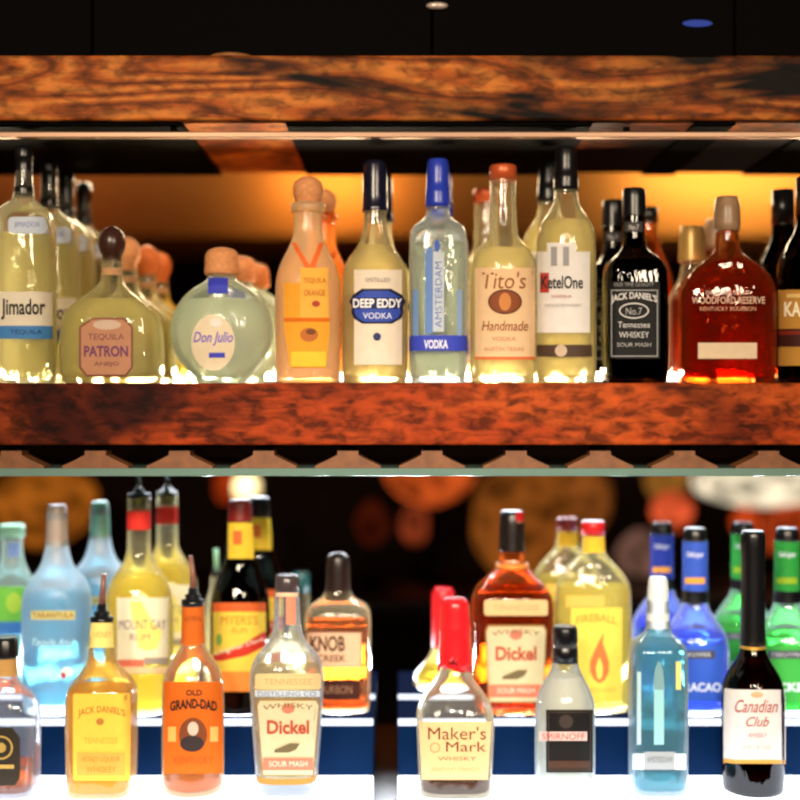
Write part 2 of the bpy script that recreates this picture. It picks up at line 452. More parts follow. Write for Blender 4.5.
# ---------------------------------------------------------------- shelves
def grain(name, base, dark, light, hi, sx, sz, rings, dark_amt, speck, seed, drift=0.0):
    """contour lines of a slow noise make the cathedral grain; a second slow noise makes the dark heartwood"""
    m, nt, out = new_mat(name); N = nt.nodes.new; L = nt.links.new
    tc = N('ShaderNodeTexCoord')
    def noise(scl, det, off, dist=0.0, sc=1.0):
        mp = N('ShaderNodeMapping'); mp.inputs['Scale'].default_value = scl; mp.inputs['Location'].default_value = (off, off * .7, off * 1.3)
        L(tc.outputs['Object'], mp.inputs['Vector'])
        n = N('ShaderNodeTexNoise'); n.inputs['Scale'].default_value = sc; n.inputs['Detail'].default_value = det; n.inputs['Distortion'].default_value = dist
        L(mp.outputs[0], n.inputs['Vector']); return n.outputs['Fac']
    def mth(op, a, b=None, cl=False):
        q = N('ShaderNodeMath'); q.operation = op; q.use_clamp = cl
        for i, v in enumerate((a, b)):
            if v is None: continue
            if isinstance(v, (int, float)): q.inputs[i].default_value = v
            else: L(v, q.inputs[i])
        return q.outputs[0]
    def ramp(f, stops):
        r = N('ShaderNodeValToRGB'); el = r.color_ramp.elements
        el[0].position, el[0].color = stops[0]; el[1].position, el[1].color = stops[-1]
        for p, col in stops[1:-1]: el.new(p).color = col
        L(f, r.inputs['Fac']); return r.outputs['Color']
    slow = noise((sx, sx, sz), 1, seed, 0.15)
    fine = noise((18, 90, 160), 5, seed + 3)
    wv = mth('SINE', mth('ADD', mth('MULTIPLY', slow, rings), mth('MULTIPLY', fine, 3.0)))
    rn = mth('MULTIPLY_ADD', wv, 0.5); rn.node.inputs[2].default_value = 0.5
    mid = tuple(.45 * p + .55 * q for p, q in zip(base, dark))
    col = ramp(rn, [(0.0, light), (0.5, base), (0.75, base), (1.0, mid)])
    heart = noise((sx * 1.1, 3, sz * .8), 3, seed + 9, 0.8)
    sx_ = N('ShaderNodeSeparateXYZ'); L(tc.outputs['Object'], sx_.inputs[0])
    heart = mth('SUBTRACT', heart, mth('MULTIPLY', sx_.outputs['X'], drift))
    hf = ramp(heart, [(dark_amt - .07, (0, 0, 0, 1)), (dark_amt + .05, (1, 1, 1, 1))])
    mx = N('ShaderNodeMix'); mx.data_type = 'RGBA'; L(hf, mx.inputs[0]); mx.inputs[6].default_value = dark; L(col, mx.inputs[7])
    sp = noise((38, 50, 75), 9, seed + 5, .4)
    sf = ramp(sp, [(.36, (1 - speck,) * 3 + (1,)), (.56, (1, 1, 1, 1)), (.75, hi)])
    m2 = N('ShaderNodeMix'); m2.data_type = 'RGBA'; m2.blend_type = 'MULTIPLY'; m2.inputs[0].default_value = 1
    L(mx.outputs[2], m2.inputs[6]); L(sf, m2.inputs[7])
    b = N('ShaderNodeBsdfPrincipled'); b.inputs['Roughness'].default_value = .5; b.inputs['Specular IOR Level'].default_value = .07
    L(m2.outputs[2], b.inputs['Base Color'])
    bp = N('ShaderNodeBump'); bp.inputs['Strength'].default_value = .3; bp.inputs['Distance'].default_value = .0015
    L(sp, bp.inputs['Height']); L(bp.outputs[0], b.inputs['Normal']); L(b.outputs[0], out.inputs[0]); return m
BEAMW = grain('knotty_golden_wood', c(156, 78, 28), c(12, 4, 2), c(190, 112, 48), (1.25, 1.15, 1.0, 1), 1.9, 13, 70, .44, .6, 2.0, .26)
BOARDW = grain('mottled_red_wood', c(150, 56, 19), c(56, 15, 6), c(168, 72, 26), (1.4, 1.3, 1.15, 1), 3.0, 9, 9, .44, .72, 5.0, -.08)
ZT = PZ(120, -0.055); ZT2 = PZ(55, -0.055)
t = box('wooden_shelf', -1.15, 1.15, -0.055, 0.33, ZT, ZT2, BEAMW, None, 0.003)
tag(t, 'top wooden shelf beam with knotty golden grain above all the bottles', 'shelf')
ZM2 = PZ(383, -0.055); ZM = PZ(445, -0.055)
t = box('wooden_shelf', -1.15, 1.15, -0.055, 0.33, ZM, ZM2, BOARDW, None, 0.003)
tag(t, 'thick red brown wooden shelf carrying the upper row of bottles', 'shelf')
for n_, x in ((1, -1.2), (2, 1.2)):
    struct('trim_%d' % n_, x - 0.05, x + 0.05, -0.05, 0.33, 0.0, 2.9, BLACK)

ub = empty('underside_shade', (0, .1, ZT)); tag(ub, 'black sheets added under the top shelf as shade, gaps left as lit wood', 'panel')  # thin black sheets put in as shade on the shelf underside
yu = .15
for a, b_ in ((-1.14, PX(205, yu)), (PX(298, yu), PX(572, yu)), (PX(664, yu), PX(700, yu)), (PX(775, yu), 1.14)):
    box('shade_sheet', a, b_, -.145, .228, -.004, -.0003, BLACK, ub)
# steel rail hung below the top shelf
RAILM = paint('brushed_rail_metal', c(150, 118, 96), 0.45, 0.6)
rl = empty('metal_rail', (0, -0.03, PZ(135.5, -0.03)))
tag(rl, 'thin bright metal rail running under the top shelf beam', 'rail')
hh = 3.0 * S(-0.03)
box('rail_bar', -1.14, 1.14, -0.006, 0.006, -hh, hh, RAILM, rl, 0.0015)
for x in (-0.9, -0.3, 0.3, 0.9):
    box('bracket', x - 0.004, x + 0.004, -0.004, 0.004, hh, ZT - .004 - rl.location.z, BLACK, rl)

# black cabinet above
cb = empty('black_cabinet', (0, 0.03, ZT2)); tag(cb, 'black cabinet standing on the top shelf along the upper edge', 'cabinet')
box('carcass', -1.14, 1.14, 0.012, 0.28, 0.0, 0.36, BLACK, cb)
BLACK2 = paint('black_door_lacquer', c(3, 2, 2), 0.7, 0, 0.03)
seams = [-1.14, PX(92, 0.03), PX(432, 0.03), 0.46, 1.14]
for a, b in zip(seams[:-1], seams[1:]):
    box('cabinet_door', a + 0.0012, b - 0.0012, 0.0, 0.0115, 0.004, 0.355, BLACK2, cb, 0.0015)
s0 = S(0.03)
bmm = bmesh.new(); bmesh.ops.create_uvsphere(bmm, u_segments=20, v_segments=10, radius=1)
for v in bmm.verts: v.co = Vector((v.co.x * 15 * s0, v.co.y * 0.004, v.co.z * 3.4 * s0))
for f in bmm.faces: f.smooth = True
o = mesh_obj('blue_spot', bmm, emit('blue_spot_glow', c(90, 110, 220), 0.35), cb, loc=(PX(697, 0.03), -0.003, PZ(24, 0.03) - ZT2)); o['label'] = 'small glowing blue spot'  # glowing blue ellipse added for an unidentified spot, no known lamp
bmm = bmesh.new(); bmesh.ops.create_uvsphere(bmm, u_segments=16, v_segments=8, radius=1)
for v in bmm.verts: v.co = Vector((v.co.x * 11 * s0, v.co.y * 0.006, v.co.z * 3.6 * s0))
for f in bmm.faces: f.smooth = True
mesh_obj('door_knob', bmm, paint('pale_knob', c(210, 190, 180), 0.3, 0.4), cb, loc=(PX(437, 0.03), -0.005, PZ(7, 0.03) - ZT2))
# upturned low bowl on the beam
s1 = S(-0.015)
bw = mesh_obj('upturned_bowl', loft([(0.0005, 27 * s1, 27 * s1, 2), (0.003, 27 * s1, 27 * s1, 2), (0.007, 22 * s1, 22 * s1, 2), (0.0095, 13 * s1, 13 * s1, 2), (0.0105, 5 * s1, 5 * s1, 2)]),
              paint('bowl_wood', c(150, 96, 52), 0.5, 0, 0.4, 0.3, 60), loc=(PX(232, -0.015), -0.015, ZT2))
tag(bw, 'low wooden bowl lying upside down on the top beam', 'bowl')

# glass rack under the middle shelf
RACKW = paint('rack_brown_wood', c(128, 78, 42), 0.5, 0, 0.4, 0.35, 70)
gr = empty('glass_rack', (0, 0, ZM)); tag(gr, 'wooden stemware rack with glass pane under the thick red brown shelf', 'rack')
ygf = -0.045; sg = S(ygf)
zt = PZ(468, ygf) - ZM
def rail_bm(x):
    prof = [(-33, 468), (-33, 466), (-20, 460), (-10.5, 455), (-10.5, 451), (10.5, 451), (10.5, 455), (20, 460), (33, 466), (33, 468)]
    bm = bmesh.new(); A = []; B_ = []
    for dx, y in prof:
        A.append(bm.verts.new((x + dx * sg, ygf, PZ(y, ygf) - ZM))); B_.append(bm.verts.new((x + dx * sg, -0.012, PZ(y, ygf) - ZM)))
    n = len(A)
    for i in range(n):
        j = (i + 1) % n; bm.faces.new((A[i], B_[i], B_[j], A[j]))
    bm.faces.new(A); bm.faces.new(B_[::-1])
    bmesh.ops.recalc_face_normals(bm, faces=bm.faces[:])
    return bm
for i in range(-6, 8):
    x = PX(432 + 84.2 * i, ygf)
    mesh_obj('rack_bracket', rail_bm(x), RACKW, gr)
    box('bracket_block', x - 8 * sg, x + 8 * sg, -0.035, -0.015, PZ(451.5, ygf) - ZM, 0.0, BLACK, gr)
GP, gnt, gout = new_mat('green_edge_glass')
g1 = gnt.nodes.new('ShaderNodeBsdfPrincipled'); g1.inputs['Base Color'].default_value = c(120, 150, 140)
g1.inputs['Roughness'].default_value = 0.12; g1.inputs['Transmission Weight'].default_value = 0.25; g1.inputs['Specular IOR Level'].default_value = 0.8
gnt.links.new(g1.outputs[0], gout.inputs[0])
box('glass_pane', -1.14, 1.14, ygf - 0.004, 0.30, PZ(476, ygf) - ZM, zt - 0.0002, GP, gr, 0.0012)

# ---------------------------------------------------------------- back counter and lit bottle steps
ZF = PZ(790, 0.0)           # lower tread
ZS = PZ(719, 0.065)         # middle tread
ZU = ZS + 0.007             # rear tread
COUNTER = paint('black_counter_stone', c(12, 11, 13), 0.3, 0, 0.5, 0.3, 20)
ct = empty('bar_counter', (0, 0, 0)); tag(ct, 'black back bar counter under the lit bottle steps', 'counter')
box('countertop', -1.14, 1.14, -0.14, 0.46, ZF - 0.075, ZF - 0.03, COUNTER, ct, 0.003)
box('cabinet_body', -1.12, 1.12, -0.10, 0.44, 0.0, ZF - 0.075, BLACK, ct)
LED = emit('white_led_acrylic', (0.84, 0.90, 1.0, 1), 4.0)
LEDTOP = emit('blue_white_led_acrylic', (0.08, 0.14, 0.4, 1), 0.12)
EDGE = emit('led_edge', (0.82, 0.88, 1.0, 1), 1.6)
NAVY = paint('navy_acrylic', c(0, 25, 58), 0.5, 0, 0.04)
def step_unit(x0, x1, label):
    r = empty('bottle_step', ((x0 + x1) / 2, 0, ZF - 0.03)); tag(r, label, 'bottle display', 'lit bottle steps on the back counter')
    h = (x1 - x0) / 2; zb = ZF - 0.03
    box('tread', -h, h, -0.10, 0.065, 0.0, 0.03, LED, r, 0.001)['label'] = 'glowing white front tread'
    box('riser', -h, h, 0.0652, 0.18, 0.03, ZS - zb - 0.008, NAVY, r)
    box('tread', -h, h, 0.0652, 0.18, ZS - zb - 0.0078, ZS - zb, LEDTOP, r)['label'] = 'dim blue middle tread'
    box('light_edge', -h, h, 0.0622, 0.065, ZS - zb - 0.0085, ZS - zb + 0.0005, EDGE, r)
    box('riser', -h, h, 0.1802, 0.34, 0.03, ZU - zb - 0.004, NAVY, r)
    box('tread', -h, h, 0.1802, 0.34, ZU - zb - 0.0038, ZU - zb, LEDTOP, r)['label'] = 'dim blue rear tread'
    box('light_edge', -h, h, 0.177, 0.180, ZU - zb - 0.006, ZU - zb + 0.0005, EDGE, r)
    return r
STEPL = step_unit(PX(-260, 0.06), PX(373, 0.06), 'lit bottle step left of the dark gap in the lower row')
STEPR = step_unit(PX(398, 0.06), PX(1060, 0.06), 'lit bottle step right of the dark gap in the lower row')

# ================================================================ UPPER SHELF
Z1 = ZM2
R2, R3, R4 = 0.10, 0.191, 0.284
GU = 'bottles on the upper shelf'
b = Bottle('tequila_bottle', 'tall clear bottle at the left edge of the upper shelf, white and blue label', 24, 0, Z1,
           [('b', 31), (368, 31), (228, 31), (212, 27), (203, 14), (197, 9), (160, 8)], 2.6, group=GU)
b.glass(GLASS).liquid(GREYLIQ, 236)
b.cap([(197, 9.5), (188, 9.5), (187, 8.5), (160, 8.2), (159, 9.2), (149, 8.6), (147, 6)], BLACKCAP)
b.label([('rect', paper(226, 216, 200), -6, 53, 292, 326), ('rect', ink(62, 120, 178), -6, 53, 326, 339),
         ('text', ink(30, 28, 28), 'Jimador', 1, 45, 299, 320, {'bold': 0.02}), ('text', ink(30, 50, 90), 'TEQUILA', 10, 42, 330, 335)])
b.label([('rect', paper(196, 206, 226), 8, 46, 217, 234, 5), ('text', ink(110, 120, 170), 'JIMADOR', 14, 40, 222, 229)], 'shoulder_label')
U1 = b
for i, (px, Y) in enumerate(((49, R2), (66, R3), (84, R4))):
    dup(b, px, Y, Z1, ['clear dark capped bottle directly behind the blue banded bottle at the left edge', 'third clear dark capped bottle in the row at the left edge',
                       'rearmost clear dark capped bottle in the row at the left edge'][i], GU)

b = Bottle('tequila_bottle', 'squat clear bottle with dark ball stopper and copper label', 112, -0.01, Z1,
           [('b', 48), (372, 51), (322, 49), (310, 43), (298, 28), (286, 13), (276, 10), (260, 10)], 4, 0.62, group=GU)
b.glass(GLASSY).liquid(PALELIQ, 300)
b.cap([(262, 9), (256, 9.5), (252, 12), (242, 14), (232, 11), (227, 3)], DARKWOODBALL, 'stopper')
COPL = paper(196, 142, 112)
b.label([('rows', ink(120, 70, 60), [(318, 92, 124), (327, 79, 133), (368, 79, 133), (377, 86, 126)]),
         ('rows', COPL, [(320, 93, 123), (328, 81, 131), (367, 81, 131), (375, 87, 125)]),
         ('ell', paper(216, 190, 170), 107, 325, 14, 5),
         ('text', ink(120, 66, 80), 'TEQUILA', 88, 124, 334, 341), ('text', ink(110, 60, 96), 'PATRON', 84, 128, 346, 357, {'bold': 0.03}),
         ('text', ink(120, 66, 80), 'ANEJO', 94, 119, 362, 367)])
b.label([('rect', paper(196, 150, 110), 102, 122, 268, 275)], 'neck_label')
U2 = b
for px, Y, lab, sw in ((128, R2, 'squat clear bottle with tan ball stopper behind the copper label bottle', {DARKWOODBALL: CORK}),
                       (147, R3, 'squat clear bottle with orange stopper, third behind the copper label', {DARKWOODBALL: CORKO}),
                       (160, R4, 'rearmost squat pale bottle behind the copper label bottle', {DARKWOODBALL: CORKO, PALELIQ: YELLIQ})):
    dup(b, px, Y, Z1, lab, GU, sw)

circ = [('b', 26)] + [(332 - 52 * math.sin(a), 52 * math.cos(a)) for a in [math.radians(d) for d in (-50, -30, -10, 10, 28, 44, 57, 67)]] + [(280.5, 15), (276, 13.5), (268, 13.5)]
b = Bottle('tequila_bottle', 'round pale green bottle with cork stopper and round label', 222, 0, Z1, circ, 2, 0.55, 1, group=GU)
b.glass(FROSTG).liquid(TEALLIQ, 300, 3)
b.cap([(276, 14), (275, 17.5), (268, 17.5), (266, 17), (256, 17), (250, 13), (248, 5)], CORK, 'stopper')
b.label([('ell', paper(236, 218, 190), 213, 343, 22, 28), ('text', ink(126, 104, 190), 'Don Julio', 193, 233, 332, 346, {'shear': 0.3, 'bold': 0.02}),
         ('rect', ink(70, 72, 190), 209, 225, 353, 358), ('ell', ink(220, 214, 206), 216, 323, 6, 5)])
b.label([('rect', ink(58, 66, 186), 208, 228, 278, 294)], 'neck_label', 'blue neck label')
for px, Y, lab in ((240, R2, 'round pale green bottle directly behind the round label bottle'), (254, R3, 'rearmost round pale green bottle behind the round label bottle')):
    dup(b, px, Y, Z1, lab, GU)

b = Bottle('tequila_bottle', 'frosted peach bottle with round wooden stopper and orange label', 308, 0, Z1,
           [('b', 32), (365, 32), (292, 33), (270, 30), (250, 20), (238, 15), (226, 14), (206, 14)], 2.4, 0.9, group=GU)
b.glass(FROSTP).liquid(PEACHLIQ, 255)
b.cap([(214, 14), (213, 17), (204, 17), (203, 14)], FROSTP, 'lip', it=0)
b.cap([(203.5, 12), (200, 13.5), (192, 16), (183, 14.5), (178, 8), (176.5, 2)], CORK, 'stopper')
ORL = paper(238, 170, 60)
b.label([('rows', ORL, [(283, 283, 328), (330, 284, 330), (368, 290, 326)]), ('rect', paper(246, 188, 84), 300, 328, 268, 318),
         ('rect', paper(226, 118, 40), 284, 330, 318, 322), ('ell', ink(180, 100, 40), 309, 335, 9, 7), ('ell', ink(110, 60, 30), 311, 332, 5, 3),
         ('text', ink(196, 104, 40), 'TEQUILA', 303, 326, 278, 284), ('text', ink(196, 104, 40), 'ORANGE', 304, 325, 290, 296), ('ell', ink(170, 60, 40), 316, 304, 4, 3),
         ('rect', paper(250, 205, 70), 291, 326, 352, 367)])
b.label([('rows', ink(224, 104, 44), [(243, 291, 296), (268, 305, 311)]), ('rows', ink(224, 104, 44), [(243, 319, 324), (268, 309, 315)])], 'ribbon', 'orange ribbon')
dup(b, 322, R2, Z1, 'frosted peach bottle half hidden behind the orange label bottle', GU, {FROSTP: shell('frosted_orange_glass', (1, .8, .55, 1), .4, c(236, 150, 70), .2)})

b = Bottle('vodka_bottle', 'clear round bottle with black cap and ornate blue plaque label', 375, 0, Z1,
           [('b', 32), (370, 33), (275, 33), (262, 29), (248, 18), (236, 13), (222, 11), (200, 11)], group=GU)
b.glass(GLASSY).liquid(CLEARLIQ, 246)
b.cap([(212, 13.2), (208, 13.2), (207, 12.6), (168, 12), (163, 11), (161, 8)], paint('navy_black_cap', c(20, 20, 38), .25), 'cap')
b.label([('rect', paper(240, 226, 208), 354, 402, 270, 365),
         ('rows', ink(24, 26, 56), [(289, 362, 391), (295, 353, 402), (302, 349, 406), (307, 353, 402), (312, 351, 404), (319, 354, 401), (324, 362, 392)]),
         ('rows', ink(52, 76, 170), [(291, 364, 389), (297, 356, 399), (302, 352, 403), (307, 356, 399), (312, 354, 401), (318, 357, 398), (322, 364, 390)]),
         ('rect', ink(28, 34, 84), 352, 403, 298, 309),
         ('text', ink(240, 240, 245), 'DEEP EDDY', 353, 402, 299, 308, {'bold': 0.03}), ('text', ink(230, 232, 245), 'VODKA', 363, 392, 313, 319),
         ('ell', ink(44, 52, 96), 377, 337, 4, 4), ('text', ink(150, 140, 150), 'DISTILLED', 366, 390, 278, 282)])
dup(b, 381, R2, Z1, 'clear black capped bottle right behind the blue plaque bottle', GU)

b = Bottle('vodka_bottle', 'square shouldered clear bottle with blue cap and blue bottom band', 438, 0, Z1,
           [('b', 27), (372, 28), (345, 29), (240, 29), (229, 27), (221, 16), (214, 11), (200, 11)], 3.4, group=GU)
b.glass(GLASSB).liquid(liquor('cool_spirit', (.93, .95, .9, 1), c(205, 210, 180), .28), 244)
b.cap([(208, 13), (190, 12.4), (189, 11.6), (164, 11.2), (160, 9)], BLUECAP, 'cap')
b.label([('rect', ink(98, 130, 190), 425, 433, 248, 334), ('rect', paper(206, 214, 226), 433, 444, 252, 332), ('text', ink(96, 120, 190), 'AMSTERDAM', 435, 442, 262, 328, {'vert': 1}),
         ('ell', ink(66, 92, 180), 437, 246, 3, 6), ('rect', ink(110, 140, 190), 413, 418, 290, 336), ('rect', ink(130, 156, 196), 457, 462, 290, 336)], 'label')
b.band(352, 337, ink(52, 66, 180), 'bottom_band')
b.label([('text', ink(226, 230, 245), 'VODKA', 424, 448, 340, 349, {'bold': 0.03})], 'lettering')
dup(b, 441, R2, Z1, 'blue capped clear bottle hidden behind the blue banded square bottle', GU)

b = Bottle('vodka_bottle', 'clear bottle with copper cap and cream label bearing a copper oval', 503, 0, Z1,
           [('b', 32), (370, 33), (266, 33), (252, 28), (240, 17), (230, 13.5), (176, 12.5)], 2.3, group=GU)
b.glass(GLASSY).liquid(CLEARLIQ, 250)
b.cap([(181, 13.6), (168, 13.6), (166, 12.5)], COPPER, 'cap', it=0)
CRL = paper(236, 200, 160)
b.label([('rect', CRL, 475, 535, 268, 360), ('text', ink(140, 78, 46), "Tito's", 482, 526, 272, 289, {'bold': 0.0, 'shear': 0.15}),
         ('ell', ink(128, 66, 34), 505, 302, 17, 12.5), ('ell', ink(196, 124, 66), 505, 302, 6, 9), ('ring', ink(90, 46, 26), 505, 302, 17, 12.5, 1.5),
         ('text', ink(130, 66, 40), 'Handmade', 482, 528, 321, 331, {'shear': .2}), ('text', ink(190, 140, 110), 'VODKA', 492, 516, 337, 341),
         ('text', ink(200, 150, 120), 'AUSTIN TEXAS', 484, 524, 347, 351), ('rect', ink(200, 104, 60), 475, 535, 357, 360)])
dup(b, 486, R3, Z1, 'copper capped clear bottle left behind the copper oval bottle', GU)

b = Bottle('vodka_bottle', 'clear bottle with tall black cap, white label and red square mark', 566, 0, Z1,
           [('b', 29), (372, 30), (244, 30), (226, 27), (211, 16), (201, 11.5), (186, 11)], 2.2, group=GU)
b.glass(GLASSY).liquid(CLEARLIQ, 222)
b.cap([(191, 12.4), (176, 12.2), (175, 11.4), (152, 11), (148, 9)], BLACKCAP, 'cap')
b.label([('rect', paper(238, 234, 234), 537, 590, 252, 333), ('rect', paper(238, 234, 234), 547, 576, 243, 254), ('rect', ink(176, 60, 50), 540, 549, 273, 293),
         ('text', ink(40, 36, 40), 'KetelOne', 541, 583, 276, 289, {'bold': .02}), ('rect', ink(150, 146, 150), 551, 557, 247, 266), ('rect', ink(150, 146, 150), 563, 569, 247, 266),
         ('text', ink(190, 120, 110), 'VODKA', 551, 572, 295, 298), ('text', ink(170, 166, 170), 'DISTILLED FROM WHEAT', 545, 582, 304, 307)])
b.label([('rect', ink(74, 56, 44), 537, 592, 345, 357), ('ell', paper(216, 190, 166), 561, 351, 6, 6)], 'foot_label')
dup(b, 549, R2, Z1, 'black capped clear bottle left behind the red square mark bottle', GU)

b = Bottle('whiskey_bottle', 'square black whiskey bottle with black and white label', 634, 0, Z1,
           [('b', 30), (372, 31), (278, 31), (264, 28), (254, 17), (246, 11), (205, 10.5)], 5, group=GU)
b.glass(BLACKGLASS).liquid(DARKLIQ, 268)
b.cap([(217, 11.8), (215, 11.8), (192, 11.6), (189, 10)], BLACKCAP, 'cap')
W = ink(206, 204, 204)
b.label([('rect', ink(16, 15, 17), 609, 660, 282, 359), ('frame', ink(150, 150, 152), 611, 658, 290, 357, 1.1),
         ('text', W, "JACK DANIEL'S", 611, 657, 292, 301, {'bold': .03, 'arch': 4}), ('ring', W, 634, 311, 15, 8, 1.3),
         ('text', ink(170, 168, 168), 'No.7', 626, 642, 308, 315), ('text', W, 'Tennessee', 618, 650, 322, 328), ('text', W, 'WHISKEY', 619, 649, 332, 338),
         ('text', ink(170, 168, 168), 'SOUR MASH', 617, 651, 343, 347), ('text', ink(150, 148, 148), 'OLD TIME QUALITY', 614, 654, 283, 287)])
b.label([('rect', ink(60, 58, 60), 625, 643, 222, 232), ('text', W, 'No.7', 629, 639, 225, 230)], 'neck_label')
dup(b, 613, R2, Z1, 'black bottle shoulder left behind the black and white label bottle', GU)
AMB2 = Bottle('whiskey_bottle', 'amber bottle shoulder right behind the square black whiskey bottle', 648, R3 + .01, Z1,
              [('b', 25), (300, 26), (275, 24), (250, 13), (235, 9), (215, 9)], group=GU)
AMB2.glass(AMBERGLASS).liquid(ORANGELIQ, 262); AMB2.cap([(222, 10), (208, 10)], BLACKCAP, 'cap', it=0)

b = Bottle('whiskey_bottle', 'broad flat bottle of red amber whiskey with white bottom label', 727, -0.008, Z1,
           [('b', 45), (374, 46), (305, 47), (288, 46), (272, 38), (260, 22), (252, 13), (240, 11.5), (222, 11)], 4, 0.55, group=GU)
b.glass(AMBERGLASS).liquid(REDLIQ, 262)
b.cap([(232, 11.2), (230, 13), (206, 13), (204, 12), (198, 11), (197, 9)], paint('grey_tan_stopper', c(150, 118, 88), .35, 0, .5, .25, 90), 'stopper')
b.label([('text', ink(220, 190, 170), "DISTILLER'S SELECT", 706, 750, 291, 295), ('text', ink(226, 196, 170), 'WOODFORD RESERVE', 692, 765, 297, 304, {'bold': .02}),
         ('text', ink(210, 160, 130), 'KENTUCKY BOURBON', 700, 756, 307, 311)], 'lettering')
b.label([('rect', paper(230, 208, 176), 698, 757, 343, 359)])
b2 = Bottle('whiskey_bottle', 'clear glass bottle with gold cap left behind the red amber bottle', 692, R2, Z1,
            [('b', 24), (320, 25), (300, 24), (285, 16), (272, 11), (250, 11)], 3, group=GU)
b2.glass(GLASSY).liquid(AMBERLIQ, 300); b2.cap([(262, 13.5), (258, 13.5), (230, 12.5), (227, 11)], paint('old_gold_cap', c(190, 150, 84), .35, .3), 'cap')
dup(b, 716, R3 + .012, Z1, 'second broad amber bottle directly behind the red amber whiskey', GU)

b = Bottle('liqueur_bottle', 'dark bottle with ochre and red label at the right edge of the upper shelf', 808, 0, Z1,
           [('b', 31), (372, 32), (272, 32), (250, 25), (232, 13), (215, 11), (190, 10.5)], group=GU)
b.glass(BLACKGLASS).liquid(DARKLIQ, 250)
b.cap([(215, 12), (178, 11.5)], BLACKCAP, 'cap', it=0)
b.label([('rect', paper(196, 142, 66), 779, 838, 290, 366), ('rect', ink(60, 24, 18), 779, 838, 329, 347), ('rect', ink(120, 36, 24), 779, 838, 331, 335),
         ('text', ink(240, 226, 196), 'KAHLUA', 785, 832, 302, 317, {'bold': .03}), ('rect', ink(214, 176, 110), 787, 831, 294, 298)])
dup(b, 783, R2, Z1, 'dark bottle half hidden behind the ochre label bottle at the right edge', GU)

# puck lights between the bottles
PUCK = emit('warm_white_puck', (1.0, 0.86, 0.66, 1), 9.0)
PUCKB = paint('puck_rim', c(190, 190, 190), .4, .6)
for px, Y, lab in ((505, 0.062, 'small white puck light glowing behind the copper oval bottle'), (272, 0.03, 'small white puck light between round green and frosted peach bottles'),
                   (470, 0.062, 'small white puck light between blue banded and copper oval bottles'), (601, 0.03, 'small white puck light left of the square black bottle'),
                   (671, 0.06, 'small white puck light left of the red amber whiskey'), (342, 0.062, 'small white puck light between frosted peach and blue plaque bottles')):
    r = empty('puck_light', (PX(px, Y), Y, Z1 + .0004)); tag(r, lab, 'light', 'puck lights on the upper shelf')
    mesh_obj('housing', loft([(0, .0105, .0105, 2), (.004, .0105, .0105, 2)]), PUCKB, r)
    mesh_obj('lens', loft([(.0041, .010, .010, 2), (.013, .0095, .0095, 2), (.016, .006, .006, 2)]), PUCK, r)

# ================================================================ LOWER BACK ROW
YB, YC = 0.122, 0.24
GL = 'bottles on the middle and rear steps'
b = Bottle('liqueur_bottle', 'pale green bottle with green label at the left edge of the lower row', 12, YC, ZU,
           [('b', 27), (700, 28), (600, 28), (582, 24), (568, 14), (556, 10.5), (528, 10.5)], group=GL)
b.glass(FROSTG).liquid(liquor('ice_blue_spirit', (.75, .92, .95, 1), c(160, 215, 225), .45), 590)
b.cap([(537, 12.5), (528, 12.5), (525, 11.5)], GREENCAP, 'cap', it=0)
b.label([('rect', ink(112, 188, 70), -10, 26, 587, 622), ('ell', ink(170, 205, 70), 14, 603, 8, 10), ('rect', ink(60, 120, 190), -10, 26, 622, 635)], 'label')
b.label([('rect', ink(120, 145, 205), 8, 19, 543, 557)], 'neck_label')

b = Bottle('tequila_bottle', 'frosted aqua blue bottle with grey cap and gold lettering', 57, YB, ZS,
           [('b', 31), (700, 32), (640, 33), (594, 33), (580, 27), (570, 18), (556, 13), (540, 10.5), (512, 10)], 2.6, group=GL)
b.glass(FROST).liquid(AQUALIQ, 594, 2.0, 10)
b.cap([(546, 11.2), (544, 11), (515, 10), (508, 9.6), (505, 8)], SILVERCAP, 'cap')
b.label([('rect', ink(206, 196, 130), 31, 75, 611, 620), ('text', ink(150, 124, 66), 'TARANTULA', 32, 74, 612.5, 618.5, {'bold': .04}),
         ('text', ink(200, 232, 238), 'Tequila Azul', 32, 74, 639, 648, {'shear': .35})], 'lettering')
o = b.label([('ell', ink(240, 236, 234), 67, 672, 6, 4.5), ('ell', ink(170, 40, 40), 63, 676, 3, 3.5)], 'charm', 'tiny white and red charm')
dup(b, 100, YC, ZU, 'frosted aqua bottle right behind the gold lettered blue bottle', GL, {SILVERCAP: paint('pale_teal_cap', c(120, 175, 160), .4)}, 0.96)

b = Bottle('rum_bottle', 'clear yellow bottle with curved spout, red neck band and cream label', 139, YB, ZS,
           [('b', 33), (700, 34), (604, 34), (584, 30), (570, 20), (556, 12.5), (545, 11.5), (498, 11.5)], 2.2, group=GL)
b.glass(GLASSY).liquid(YELLIQ, 575)
b.band(529, 511, ink(214, 48, 38), 'neck_band')['label'] = 'red neck band'
b.label([('rect', paper(244, 240, 214), 117, 168, 598, 660), ('rows', ink(236, 226, 120), [(602, 130, 142), (618, 132, 150), (632, 136, 162), (648, 138, 158), (651, 146, 150)]),
         ('text', ink(120, 92, 120), 'MOUNT GAY', 119, 166, 620, 630, {'bold': .03}), ('text', ink(150, 124, 110), 'RUM', 130, 150, 634, 641),
         ('rect', ink(206, 108, 84), 118, 144, 660, 667), ('rect', ink(150, 140, 130), 144, 168, 658, 665), ('rect', paper(226, 200, 160), 117, 168, 667, 674)])
b.pourer([(508, 8), (498.5, 8), (498, 11), (494, 11), (493.5, 6), (489, 4)], BLACKCAP, [(139, 492, 0), (139, 482, 0), (137, 473, 0), (133, 466, 0)], [.0042, .0036, .0032, .003], STEEL)
dup(b, 167, YC, ZU, 'yellow bottle with red neck band, right behind the cream label bottle', GL, None, 0.96)

